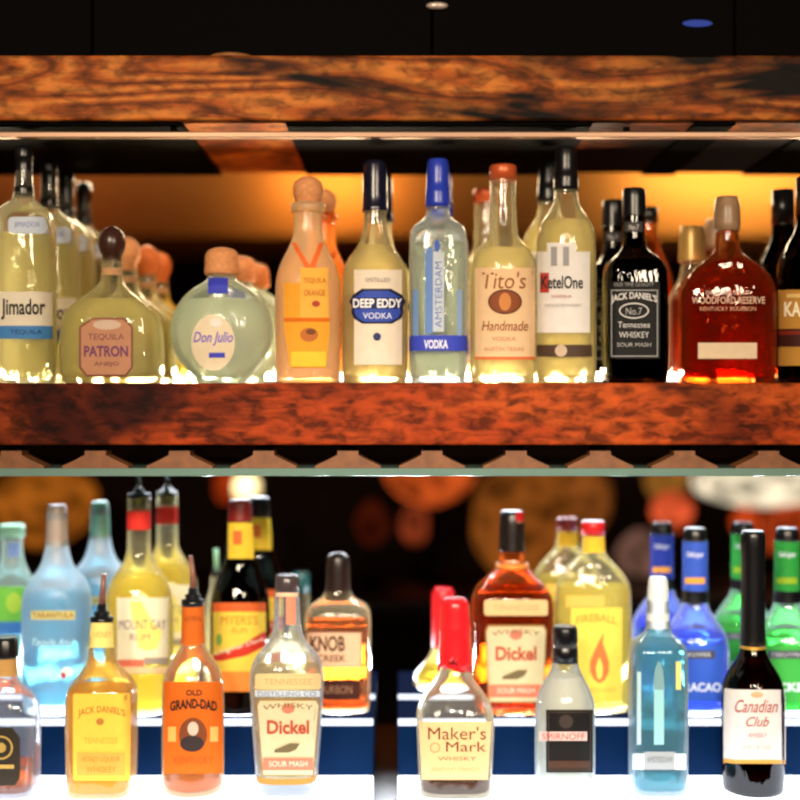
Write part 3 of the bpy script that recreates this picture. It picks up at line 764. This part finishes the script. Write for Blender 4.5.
b = Bottle('rum_bottle', 'dark rum bottle with red cap, yellow neck label and red diagonal stripe', 240, YB, ZS,
           [('b', 29), (705, 30), (606, 30), (588, 27), (574, 20), (562, 15.5), (540, 14), (515, 12)], group=GL)
b.glass(DARKGLASS).liquid(DARKLIQ, 560)
b.cap([(521, 12.6), (516, 12.2), (502, 11.6), (500, 10)], REDDARK, 'cap')
b.label([('rect', paper(238, 200, 66), 228, 254, 523, 559), ('rect', ink(206, 100, 40), 233, 242, 531, 545)], 'neck_label')
b.label([('rect', paper(240, 210, 84), 213, 266, 603, 692), ('rect', ink(206, 92, 40), 213, 266, 603, 612), ('text', ink(196, 120, 40), "MYERS'S", 221, 258, 616, 625, {'bold': .02}),
         ('text', ink(200, 130, 50), 'RUM', 232, 247, 628, 634), ('rows', ink(186, 48, 32), [(632, 264, 266), (646, 240, 266), (656, 213, 246), (661, 213, 222)]),
         ('text', ink(240, 225, 200), 'Original Dark', 215, 264, 644, 650, {'rise': 15, 'shear': .2}), ('rect', ink(230, 134, 54), 213, 266, 672, 692), ('ell', ink(120, 160, 70), 219, 640, 3, 6)])
dup(b, 259, YC, ZU, 'dark rum bottle right behind the red diagonal stripe label', GL, {REDDARK: BLACKCAP}, 0.96)

b = Bottle('liqueur_bottle', 'slender clear bottle with thin green spout left of the dark rum', 217, YC, ZU, [('b', 12), (640, 12.5), (605, 12), (590, 7), (572, 6)], group=GL)
b.glass(GLASS).liquid(CLEARLIQ, 610); b.pourer([(576, 6.5), (570, 6)], BLACKCAP, [(217, 571, 0), (216, 549, 0)], .0042, GREENCAP)

b = Bottle('whiskey_bottle', 'square amber whiskey bottle with dark wax neck and cream label', 338, YB, ZS,
           [('b', 32), (705, 33), (622, 33), (608, 31), (601, 20), (594, 12.5), (572, 11)], 5, 0.75, group=GL)
b.glass(GLASSY).liquid(AMBERLIQ, 622)
b.cap([(600, 13.5), (588, 12.5), (562, 12), (556, 10.5), (553, 6)], paint('dark_brown_wax', c(34, 22, 20), .3), 'cap')
b.label([('rect', paper(232, 196, 160), 304, 362, 632, 668), ('text', ink(70, 44, 34), 'KNOB', 310, 345, 636, 652, {'bold': .03}), ('text', ink(90, 56, 42), 'CREEK', 317, 346, 655, 662, {'bold': .02}),
         ('frame', ink(120, 84, 64), 304, 362, 632, 668, 1)])
b.label([('rect', ink(60, 24, 14), 306, 360, 680, 700), ('text', ink(150, 110, 80), 'BOURBON', 314, 352, 686, 694)], 'foot_label')
b.label([('rect', ink(206, 156, 112), 328, 345, 563, 568)], 'neck_strip')

b = Bottle('liqueur_bottle', 'clear bottle with teal cap behind the cream eagle label bottle', 301, 0.312, ZU, [('b', 14), (650, 15), (632, 13), (618, 9.5), (592, 8.5), (585, 8)], group=GL)
b.root['label'] = 'clear bottle with teal cap left of the dark wax neck'
b.glass(GLASS).liquid(PALELIQ, 640); b.cap([(592, 9), (575, 8.8), (572, 7.5)], paint('teal_cap', c(40, 92, 96), .35), 'cap', it=0)

b = Bottle('whiskey_bottle', 'small yellowish bottle with red wax top, left behind the dripping red wax', 443, YC, ZU,
           [('b', 29), (690, 31), (676, 29), (664, 20), (655, 12), (640, 10)], group=GL)
b.glass(GLASSY).liquid(liquor('olive_gold_spirit', (.75, .66, .2, 1), c(190, 170, 60), .2), 664); b.cap([(648, 10.5), (640, 11.5), (600, 11.5), (592, 11), (588, 8)], REDWAX, 'wax_top')

def old_label(b, x0, x1, yt, y0, y1, taper=0):
    cr = paper(226, 214, 172); w = x1 - x0; m = (x0 + x1) / 2; h = y1 - y0
    b.label([('rect', paper(232, 206, 150), x0 - 1, x1 + 1, yt, yt + 16, 3), ('text', ink(206, 160, 110), 'TENNESSEE', x0 + 8, x1 - 8, yt + 5, yt + 11)], 'top_label')
    b.label([('rows', ink(150, 112, 60), [(y0, x0 + 3, x1 - 3), (y0 + 5, x0, x1), (y1, x0 + taper, x1 - taper)]),
             ('rows', cr, [(y0 + 2, x0 + 4, x1 - 4), (y0 + 7, x0 + 1.5, x1 - 1.5), (y1 - 1, x0 + taper + 1.5, x1 - taper - 1.5)]),
             ('ell', ink(196, 120, 96), m, y0 + h * .13, 6.5, 5), ('text', ink(130, 92, 50), 'WHISKY', x0 + 7, x1 - 7, y0 + 4, y0 + 9, {'arch': 3}),
             ('text', ink(176, 76, 52), 'Dickel', m - w * .33, m + w * .33, y0 + h * .28, y0 + h * .46, {'bold': .03}),
             ('rows', ink(110, 96, 66), [(y0 + h * .58, m + 2, m + 12), (y0 + h * .66, m - 13, m + 8), (y0 + h * .70, m - 14, m + 1)]),
             ('rect', ink(226, 118, 92), x0 + taper * .8 + 2, x1 - taper * .8 - 2, y0 + h * .77, y0 + h * .93),
             ('text', ink(250, 220, 196), 'SOUR MASH', m - w * .3, m + w * .3, y0 + h * .81, y0 + h * .88)])
b = Bottle('whiskey_bottle', 'large amber bourbon bottle with dark cap and two cream labels', 512, YB, ZS,
           [('b', 37), (700, 39), (640, 40), (606, 41), (592, 38), (580, 28), (568, 16), (556, 12.5), (530, 12)], 4, 0.8, group=GL)
b.glass(AMBERGLASS).liquid(AMBERLIQ, 588)
b.cap([(551, 13.4), (545, 13), (516, 12.4), (511, 10)], paint('black_brown_cap', c(26, 18, 16), .3), 'cap')
o = b.cap([(569, 17), (563, 16)], paint('orange_neck_seal', c(226, 140, 50), .4), 'neck_ring', it=0)
b.label([('rect', ink(226, 128, 104), 517, 523, 522, 549), ('rect', ink(200, 30, 30), 516, 524, 512, 521)], 'tax_strip', 'red and salmon seal strip')
old_label(b, 485, 547, 600, 625, 703, 3)

b = Bottle('whiskey_bottle', 'flat clear bottle with red cap and yellow flame label', 593, YB, ZS,
           [('b', 37), (702, 38), (596, 38), (580, 35), (566, 24), (556, 14), (548, 11.5), (528, 11)], 3.2, 0.62, group=GL)
b.glass(GLASSY).liquid(liquor('pale_lemon_spirit', (.96, .93, .62, 1), c(240, 226, 130), .4), 585)
b.cap([(535, 12), (523, 11.8), (521, 10.5)], REDCAP, 'cap', it=0)
b.label([('rect', paper(244, 200, 66), 583, 605, 537, 553)], 'neck_label')
FL = ink(222, 116, 60)
b.label([('rect', paper(246, 226, 100), 571, 622, 608, 702), ('text', ink(206, 150, 60), 'FIREBALL', 576, 617, 614, 622, {'arch': 3, 'bold': .02}),
         ('rows', FL, [(634, 603, 604), (643, 598, 603), (652, 594, 606), (662, 590, 609), (672, 590, 609), (680, 594, 605), (683, 598, 601)]),
         ('rows', ink(246, 214, 96), [(658, 599, 600), (668, 596, 603), (677, 597, 602), (680, 599, 600)]),
         ('text', ink(222, 180, 80), 'CINNAMON WHISKY', 577, 616, 688, 693)])
b.label([('rect', ink(236, 186, 90), 566, 604, 596, 607)], 'top_label')
dup(b, 567, YC, ZU, 'flat clear bottle with red cap, left behind the yellow flame label', GL, {REDCAP: paint('dark_crimson_cap', c(120, 20, 26), .4)}, 0.95)

def curacao(cx, col, lcol, liq, pic, word, label, name):
    b = Bottle(name, label, cx, YB, ZS,
               [('b', 32), (704, 33), (652, 33), (634, 31), (620, 22), (608, 13.5), (596, 12.2), (540, 12)], 2.3, group=GL)
    b.glass(GLASSB).liquid(liq, 634)
    b.cap([(546, 12), (532, 11.5), (528, 9.5)], BLACKCAP, 'cap')
    b.band(590, 541, ink(*col), 'neck_label', .0007)
    b.label([('ell', ink(*pic), cx, 577, 10, 8), ('rect', ink(*pic), cx - 10, cx + 10, 578, 584), ('text', ink(226, 232, 250), 'DeKuyper', cx - 8, cx + 9, 552, 559, {'bold': .02})], 'neck_picture')
    b.band(602, 590, BLACKCAP, 'neck_band', .0009)
    b.label([('rect', ink(*lcol), cx - 29, cx + 29, 645, 702), ('rect', ink(70, 70, 84), cx - 19, cx + 20, 651, 659), ('text', ink(200, 205, 215), 'DEKUYPER', cx - 15, cx + 16, 653, 657),
             ('text', ink(225, 235, 250), word, cx - 26, cx + 26, 683, 692, {'bold': .03}), ('ell', ink(*pic), cx - 22, 672, 7, 8)])
    return b
b = curacao(695, (58, 92, 200), (52, 92, 200), BLUELIQ, (244, 168, 60), 'CURACAO', 'blue liqueur bottle with orange picture on its blue neck', 'liqueur_bottle')
dup(b, 662, YC, ZU, 'blue necked bottle left behind the blue orange picture bottle', GL, {ink(58, 92, 200): ink(40, 60, 160)}, 0.96)
b = curacao(787, (44, 150, 60), (62, 172, 70), GREENLIQ, (150, 180, 40), 'PUCKER', 'green liqueur bottle with green neck label near the right edge', 'liqueur_bottle')
dup(b, 743, YC, ZU, 'green necked bottle behind the black necked amber bottle', GL, None, 0.96)

# ================================================================ LOWER FRONT ROW
GF = 'bottles on the glowing front step'
Z0 = ZF
b = Bottle('whiskey_bottle', 'clear bottle with black cap and dark gold label, cut by left edge', 6, -0.01, Z0,
           [('b', 31), (724, 32), (704, 30), (692, 22), (682, 13), (672, 10.5), (648, 10)], 4, 0.85, group=GF)
b.glass(GLASSB).liquid(AMBERLIQ, 764, 3)
b.cap([(657, 12.5), (655, 12.5), (640, 12), (637, 10)], BLACKCAP, 'cap', it=0)
b.band(675, 658, paper(206, 160, 96), 'neck_label')
b.label([('rows', ink(44, 36, 26), [(728, -14, 12), (738, -20, 20), (778, -20, 20), (786, -15, 15)]), ('ring', ink(170, 140, 70), 1, 748, 12, 12, 2), ('ell', ink(170, 140, 70), 1, 748, 5, 5), ('rect', ink(180, 148, 76), -14, 14, 765, 769)])

b = Bottle('whiskey_bottle', 'square honey whiskey bottle with brown spout and golden label', 102, -0.005, Z0,
           [('b', 31), (770, 32), (700, 33), (686, 31), (674, 22), (662, 14), (645, 12.5), (618, 11)], 4.5, group=GF)
b.glass(GLASSY).liquid(HONEYLIQ, 688, 2.4)
b.pourer([(623, 8), (622.5, 11.5), (617, 11.5), (616.5, 7), (612, 8), (611, 5), (604, 4.5)], BLACKCAP, [(102, 606, 0), (103, 590, 0), (104.5, 574, -.002)], [.0046, .0038, .0032], SPOUTBROWN)
b.label([('rows', paper(250, 232, 140), [(623, 91, 113), (648, 88, 116)]), ('text', ink(220, 160, 80), 'HONEY', 94, 111, 632, 638)], 'neck_label')
b.label([('rect', paper(252, 206, 84), 73, 131, 694, 781, 2), ('text', ink(176, 110, 44), "JACK DANIEL'S", 78, 125, 706, 715, {'bold': .02, 'arch': 4}),
         ('ell', ink(176, 116, 50), 100, 722, 4, 3.5), ('text', ink(226, 160, 60), 'TENNESSEE', 84, 118, 738, 744), ('rect', paper(244, 176, 84), 77, 125, 753, 776),
         ('text', ink(210, 130, 50), 'HONEY LIQUEUR', 82, 120, 757, 763), ('text', ink(210, 130, 50), 'WHISKEY', 86, 116, 767, 773)])

b = Bottle('whiskey_bottle', 'round bottle with black spout and orange label bearing a portrait', 193, 0, Z0,
           [('b', 30), (770, 31), (690, 31), (672, 28), (658, 20), (646, 12), (638, 11), (602, 10.5)], group=GF)
b.glass(GLASSY).liquid(ORANGELIQ, 688, 2.4)
b.pourer([(606, 8), (605.5, 11.5), (600, 11.5), (599, 7), (595, 8), (594, 5), (588, 4.5)], BLACKCAP, [(193, 590, 0), (193, 575, 0), (190.5, 556, 0)], [.0046, .0038, .0030], SPOUTBROWN)
b.band(643, 606, paper(222, 112, 44), 'neck_label')['label'] = 'orange neck label'
b.label([('text', ink(130, 60, 24), 'BOURBON', 185, 201, 616, 621, {'arch': 1.5})], 'neck_lettering')
b.label([('rect', paper(226, 112, 40), 164, 223, 682, 774), ('text', ink(70, 34, 22), 'OLD', 186, 202, 690, 696, {'bold': .03}), ('text', ink(50, 26, 20), 'GRAND-DAD', 170, 217, 699, 709, {'bold': .04, 'arch': 3}),
         ('ell', ink(120, 62, 30), 193, 735, 14, 17), ('ell', ink(52, 40, 40), 192, 744, 12, 8), ('ell', ink(196, 178, 160), 193, 729, 5.5, 7),
         ('rect', ink(236, 170, 90), 168, 176, 727, 742), ('rect', ink(236, 170, 90), 210, 218, 727, 742), ('text', ink(180, 80, 30), 'KENTUCKY', 174, 213, 757, 764)])

b = Bottle('whiskey_bottle', 'clear tapering bottle with salmon seal strip and old style cream label', 287, 0, Z0,
           [('b', 29), (770, 31), (700, 36), (672, 37), (658, 33), (646, 22), (634, 15), (620, 13), (578, 12)], 3, 0.9, group=GF)
b.glass(GLASSB).liquid(liquor('faint_amber_spirit', (.96, .90, .70, 1), c(230, 205, 140), .3), 668, 2.6, 14)
b.cap([(592, 11), (590, 12.4), (578, 12.2), (575, 10)], paint('smoky_grey_cap', c(70, 60, 62), .25), 'cap', it=0)
b.label([('rect', ink(228, 140, 110), 286, 296, 593, 625), ('rect', ink(236, 196, 160), 276, 298, 593, 597)], 'tax_strip')
b.label([('rect', ink(196, 206, 214), 255, 320, 691, 697), ('text', ink(96, 110, 150), 'DISTILLING CO', 258, 316, 692, 696.5)], 'lettering')
old_label(b, 256, 320, 674, 699, 776, 6)
b.band(777, 771, ink(170, 120, 50), 'foot_band')

b = Bottle('whiskey_bottle', 'squarish bourbon bottle with dripping red wax top and cream label', 455, -0.005, Z0,
           [('b', 36), (760, 37), (718, 39), (706, 37), (694, 29), (680, 19), (668, 13), (640, 11.5), (612, 11)], 4, 0.85, group=GF)
b.glass(GLASS).liquid(liquor('brown_bourbon', (.36, .12, .04, 1), c(90, 40, 14), .1), 770, 2.4)
b.cap([(664, 17.5), (652, 16.6), (634, 15.6), (628, 16.2), (622, 15.4), (610, 14.8), (602, 14), (598, 10)], REDWAX, 'wax_top', drip=lambda t: 0.010 * math.sin(3 * t + 0.6) + 0.007 * math.sin(7 * t + 1.0))
b.label([('rows', paper(244, 206, 150), [(722, 419, 491), (780, 422, 488)]), ('text', ink(120, 62, 40), "Maker's", 428, 486, 727, 740, {'bold': .015}), ('text', ink(120, 62, 40), 'Mark', 446, 486, 742, 752, {'bold': .015}),
         ('text', ink(150, 96, 66), 'WHISKY', 438, 476, 757, 761), ('text', ink(206, 160, 110), 'KENTUCKY STRAIGHT', 432, 480, 768, 772), ('ring', ink(190, 140, 90), 435, 748, 5, 5, 1)])

b = Bottle('vodka_bottle', 'clear round bottle with black cap and black label with red lettering', 565, 0, Z0,
           [('b', 29), (775, 30), (712, 30), (696, 28), (680, 20), (668, 14), (658, 12.5), (636, 12)], group=GF)
b.glass(GLASSB).liquid(liquor('white_spirit', (.98, .98, .93, 1), c(255, 255, 244), .6), 676, 2.2)
b.cap([(662, 13.2), (648, 12.8), (647, 12), (643, 12), (642, 12.8), (629, 12.4), (626, 11)], BLACKCAP, 'cap', it=0)
b.label([('rect', ink(22, 18, 16), 546, 593, 710, 773), ('rect', paper(244, 214, 206), 539, 587, 732, 741), ('text', ink(216, 70, 66), 'SMIRNOFF', 542, 585, 733.5, 740, {'bold': .04}),
         ('frame', ink(70, 56, 46), 548, 591, 712, 771, 1), ('rect', ink(70, 46, 32), 549, 590, 761, 769), ('ell', ink(60, 50, 46), 566, 722, 7, 7)])

b = Bottle('gin_bottle', 'square teal gin bottle with frosted white cap and silver plaque', 658, 0, Z0,
           [('b', 27), (770, 28), (656, 28), (644, 26), (637, 18), (630, 11.5), (600, 11)], 3.6, group=GF)
b.glass(GLASSB).liquid(GINLIQ, 640, 3)
b.cap([(628, 11.6), (624, 11.6), (582, 10.2), (577, 8)], WHITECAP, 'cap')
b.label([('rect', ink(150, 206, 212), 654, 664, 690, 745), ('rows', ink(120, 160, 168), [(662, 658, 660), (670, 655, 663), (690, 653, 665)]), ('rect', ink(190, 220, 224), 637, 641, 672, 745), ('rect', ink(230, 222, 130), 676, 681, 662, 690)], 'label')
b.label([('rect', ink(226, 236, 238), 632, 686, 754, 770), ('rect', ink(158, 166, 172), 644, 675, 752, 770), ('text', ink(110, 116, 124), 'AMSTERDAM', 647, 672, 757, 763)], 'foot_label', 'silver plaque')

b = Bottle('whiskey_bottle', 'round dark amber bottle with long black neck and white script label', 753, 0, Z0,
           [('b', 30), (770, 31), (694, 31), (678, 28), (664, 19), (652, 12.5), (640, 11), (560, 10.5)], group=GF)
b.glass(DARKGLASS).liquid(liquor('brown_whiskey', (.35, .13, .05, 1), c(80, 34, 12), .2), 668, 2.2)
b.cap([(645, 12.6), (640, 12.2), (600, 11.6), (560, 11.6), (545, 12.4), (534, 12), (531, 10)], BLACKCAP, 'cap')
b.band(648, 642, GOLDFOIL, 'neck_ring', .0012)
SR = ink(170, 96, 96)
b.label([('rect', paper(244, 236, 232), 722, 785, 690, 764), ('rect', ink(206, 150, 70), 722, 785, 760, 764), ('text', SR, 'Canadian', 735, 778, 700, 713, {'shear': .4, 'bold': .01}),
         ('text', SR, 'Club', 746, 769, 717, 727, {'shear': .4, 'bold': .01}), ('ell', ink(206, 170, 130), 757, 695, 6, 3), ('text', ink(190, 130, 140), 'WHISKY', 748, 767, 733, 738),
         ('text', ink(200, 180, 180), 'IMPORTED', 742, 772, 746, 750)])

# light pads let into the treads under the bottles of the two back rows
PAD = emit('led_pad', (0.86, 0.92, 1.0, 1), 12.0)
for X, Y, z, r, fl in [(q.X, q.Y, q.z, q.pts[2][1], q.flat) for q in ALL] + DUPS:
    if z not in (ZS, ZU): continue
    u = STEPL if X < PX(385, Y) else STEPR
    mesh_obj('light_pad', loft([(-.0015, r * .9, r * .9 * fl, 2.4), (.0003, r * .9, r * .9 * fl, 2.4)], 32), PAD, u,
             loc=(X - u.location.x, Y, z - u.location.z))

# ================================================================ dim room behind the bar
DARKT = paint('dark_table_wood', c(30, 15, 9), .4, 0, .4, .3, 10)
ht = empty('high_table', (0, 2.5, 0)); tag(ht, 'long dark high table far behind the bottles carrying the lamps', 'table')
box('tabletop', -1.6, 1.6, -0.35, 0.35, 0.70, 0.74, DARKT, ht, .004)
for x in (-1.5, 1.5):
    for y in (-0.28, 0.28): box('leg', x - .03, x + .03, y - .03, y + .03, 0, 0.70, DARKT, ht)
YL = 2.5; sl = S(YL); TZ = 0.74
def lathe(name, pts, mat, parent):
    return mesh_obj(name, loft([(h, max(r, .001), max(r, .001), 2) for h, r in pts], 32), mat, parent)
def lamp(px, Yl, prof, mat, label, name='table_lamp', base=True):
    """prof in photo pixels: (y, r) from the bottom of the shade up"""
    s = S(Yl)
    r = empty(name, (PX(px, Yl), Yl, TZ + .0005)); tag(r, label, 'lamp', 'glowing lamps in the dark room behind')
    pts = chaikin([(PZ(y, Yl) - TZ, q * s) for y, q in prof], 2)
    lathe('lamp_shade', pts, mat, r)
    lathe('base', [(0, .05), (.012, .05), (.02, .012)], BLACK, r)
    lathe('stem', [(.0202, .008), (max(.03, pts[0][0] - .0005), .008)], BLACK, r)
    return r
def glow(name, r, g, b, st):
    m = emit(name, c(r, g, b), st); nt = m.node_tree
    e = [q for q in nt.nodes if q.type == 'EMISSION'][0]
    tc = nt.nodes.new('ShaderNodeTexCoord'); n = nt.nodes.new('ShaderNodeTexNoise'); n.inputs['Scale'].default_value = 14; n.inputs['Detail'].default_value = 1
    r_ = nt.nodes.new('ShaderNodeMapRange'); r_.inputs['From Min'].default_value = .35; r_.inputs['From Max'].default_value = .65
    r_.inputs['To Min'].default_value = st * .35; r_.inputs['To Max'].default_value = st * 1.35
    nt.links.new(tc.outputs['Object'], n.inputs['Vector']); nt.links.new(n.outputs['Fac'], r_.inputs['Value']); nt.links.new(r_.outputs[0], e.inputs[1])
    return m
lamp(45, 2.55, [(548, 12), (530, 40), (505, 52), (484, 50), (472, 30), (466, 4)], glow('amber_glow', 205, 112, 30, .42), 'wide dim amber lamp glowing behind the frosted aqua bottle')
lamp(247, 2.3, [(502, 6), (498, 11), (488, 14), (478, 11), (473, 4)], glow('bulb_glow', 255, 225, 160, 2.2), 'bright round bulb lamp above the dark rum bottle')
lamp(228, 2.62, [(502, 8), (492, 14), (480, 13), (472, 6)], glow('red_glow', 190, 60, 16, .5), 'small red lamp beside the bright bulb above the dark rum')
lamp(372, 2.4, [(545, 6), (535, 16), (520, 18), (508, 12), (500, 4)], glow('dull_red_glow', 120, 40, 16, .22), 'dull red lamp behind the square amber bottle')
lamp(430, 2.5, [(506, 8), (500, 26), (488, 40), (476, 46), (470, 44), (468, 4)], glow('orange_bowl_glow', 225, 92, 34, .62), 'orange bowl lamp glowing just under the glass rack')
lamp(415, 2.7, [(545, 5), (538, 12), (525, 16), (512, 12), (506, 4)], glow('rust_glow', 190, 78, 40, .42), 'rust coloured lamp above the dripping red wax bottle')
lamp(523, 2.45, [(572, 30), (545, 52), (505, 50), (480, 44), (462, 10)], glow('brown_glow', 160, 86, 28, .5), 'broad brown lamp glowing behind the large bourbon bottle')  # lamp shape made up for dimly lit chair backs and wall
lamp(575, 2.75, [(540, 16), (520, 34), (494, 38), (472, 30), (462, 5)], glow('tan_glow', 190, 104, 40, .40), 'tan lamp glowing above the yellow flame label')  # second made-up lamp shape, in place of lit wooden chair backs
lamp(672, 2.4, [(530, 6), (524, 16), (512, 22), (500, 20), (492, 8)], glow('vermilion_glow', 235, 92, 50, .75), 'round vermilion lamp above the blue necked bottles')
lamp(667, 2.75, [(500, 14), (486, 22), (470, 22), (464, 6)], glow('mustard_glow', 200, 130, 50, .42), 'mustard lamp just under the glass rack right of middle')
lamp(762, 2.35, [(506, 20), (498, 62), (482, 70), (472, 66), (468, 6)], glow('cream_glow', 255, 236, 200, .85), 'wide cream lamp under the glass rack at the right edge')  # glow added in lamp form where a brightly lit table top lies
lamp(775, 2.7, [(552, 14), (540, 36), (522, 44), (506, 36), (498, 8)], glow('scarlet_glow', 210, 74, 28, .6), 'scarlet lamp behind the green necked bottles')  # glowing lamp form made up for a red seat cushion
lamp(640, 2.62, [(574, 16), (568, 24), (555, 26), (540, 18), (530, 5)], glow('dusty_pink_glow', 170, 120, 100, .32), 'dusty pink lamp between flame label and blue bottles')  # vase given a lamp body, its glow is added

# ---------------------------------------------------------------- lights
def light(name, kind, loc, target, power, col, size=.1, **k):
    d = bpy.data.lights.new(name, kind); d.energy = power; d.color = col
    if kind == 'AREA': d.size = size
    elif kind == 'SPOT': d.spot_size = k.get('angle', 1); d.spot_blend = k.get('blend', .6); d.shadow_soft_size = size
    else: d.shadow_soft_size = size
    o = bpy.data.objects.new(name, d); o.location = loc
    o.rotation_euler = (Vector(target) - Vector(loc)).to_track_quat('-Z', 'Y').to_euler()
    C.objects.link(o); return o
WARM = (1, .82, .60)
light('ceiling_key', 'AREA', (-.7, -2.6, 2.25), (-.05, 0, 1.35), 52, WARM, .5)
light('ceiling_fill', 'AREA', (.9, -2.6, 2.1), (.1, 0, 1.2), 36, WARM, .5)
def strip(name, loc, target, power, col, sx, sy, spread):
    o = light(name, 'AREA', loc, target, power, col, .25)
    o.data.shape = 'RECTANGLE'; o.data.size = sx; o.data.size_y = sy; o.data.spread = math.radians(spread); return o
strip('upper_shelf_back_strip', (0, .322, Z1 + .012), (0, .0, 1.46), 22, (1, .84, .58), 1.6, .02, 95)
strip('under_top_shelf_fill', (0, .30, ZT - .02), (0, .02, 1.42), 1.5, (1, .80, .50), 1.6, .03, 95)  # unseen backlight added so the upper bottles glow
strip('step_back_fill', (0, .352, ZU + .012), (0, .05, 1.06), 9, (.88, .93, 1), 1.6, .02, 130)  # backlight without a fixture, added to make the lower bottles glow
strip('under_rack_fill', (0, .31, PZ(478, ygf) - .012), (0, .02, .93), 2.5, (.86, .92, 1), 1.5, .03, 95)  # unseen fill added to light the lower bottles from behind and above
strip('soffit_strip_right', (PX(735, 2.6), 2.58, 2.135), (PX(735, 2.6), 2.75, 2.12), 2.6, (1, .76, .38), .62, .03, 180)
strip('soffit_strip_left', (PX(330, 2.6), 2.58, 2.135), (PX(330, 2.6), 2.75, 2.12), 1.7, (1, .60, .24), .34, .03, 180)
light('room_red', 'POINT', (-1.2, 2.35, 2.25), (0, 3, 2), 1.3, (1, .30, .12), .1)

light('ceiling_spot', 'SPOT', (.1, -2.5, 2.3), (.02, 0, .72), 200, (1, .88, .74), .15, angle=math.radians(30), blend=.5)
w = bpy.data.worlds.new('World'); SC.world = w; w.use_nodes = True
w.node_tree.nodes['Background'].inputs[0].default_value = (.010, .007, .006, 1)
w.node_tree.nodes['Background'].inputs[1].default_value = 0.5

# ---------------------------------------------------------------- camera
cd = bpy.data.cameras.new('camera'); cam = bpy.data.objects.new('camera', cd); C.objects.link(cam)
cam.location = (0, -D, ZC); cam.rotation_euler = (PI / 2, 0, 0)
cd.sensor_width = 36; cd.angle = 2 * math.atan(400 * K)
cd.dof.use_dof = True; cd.dof.focus_distance = 1.54; cd.dof.aperture_fstop = 1.65
SC.camera = cam
SC.view_settings.view_transform = 'Standard'; SC.view_settings.look = 'None'
SC.view_settings.exposure = 0.2; SC.view_settings.gamma = 1.0; SC.view_settings.use_curve_mapping = False
cy = SC.cycles
cy.max_bounces = 14; cy.transmission_bounces = 10; cy.transparent_max_bounces = 24; cy.diffuse_bounces = 4; cy.glossy_bounces = 4
cy.sample_clamp_indirect = 4.0; cy.use_denoising = True; cy.caustics_refractive = True; cy.blur_glossy = 0.5
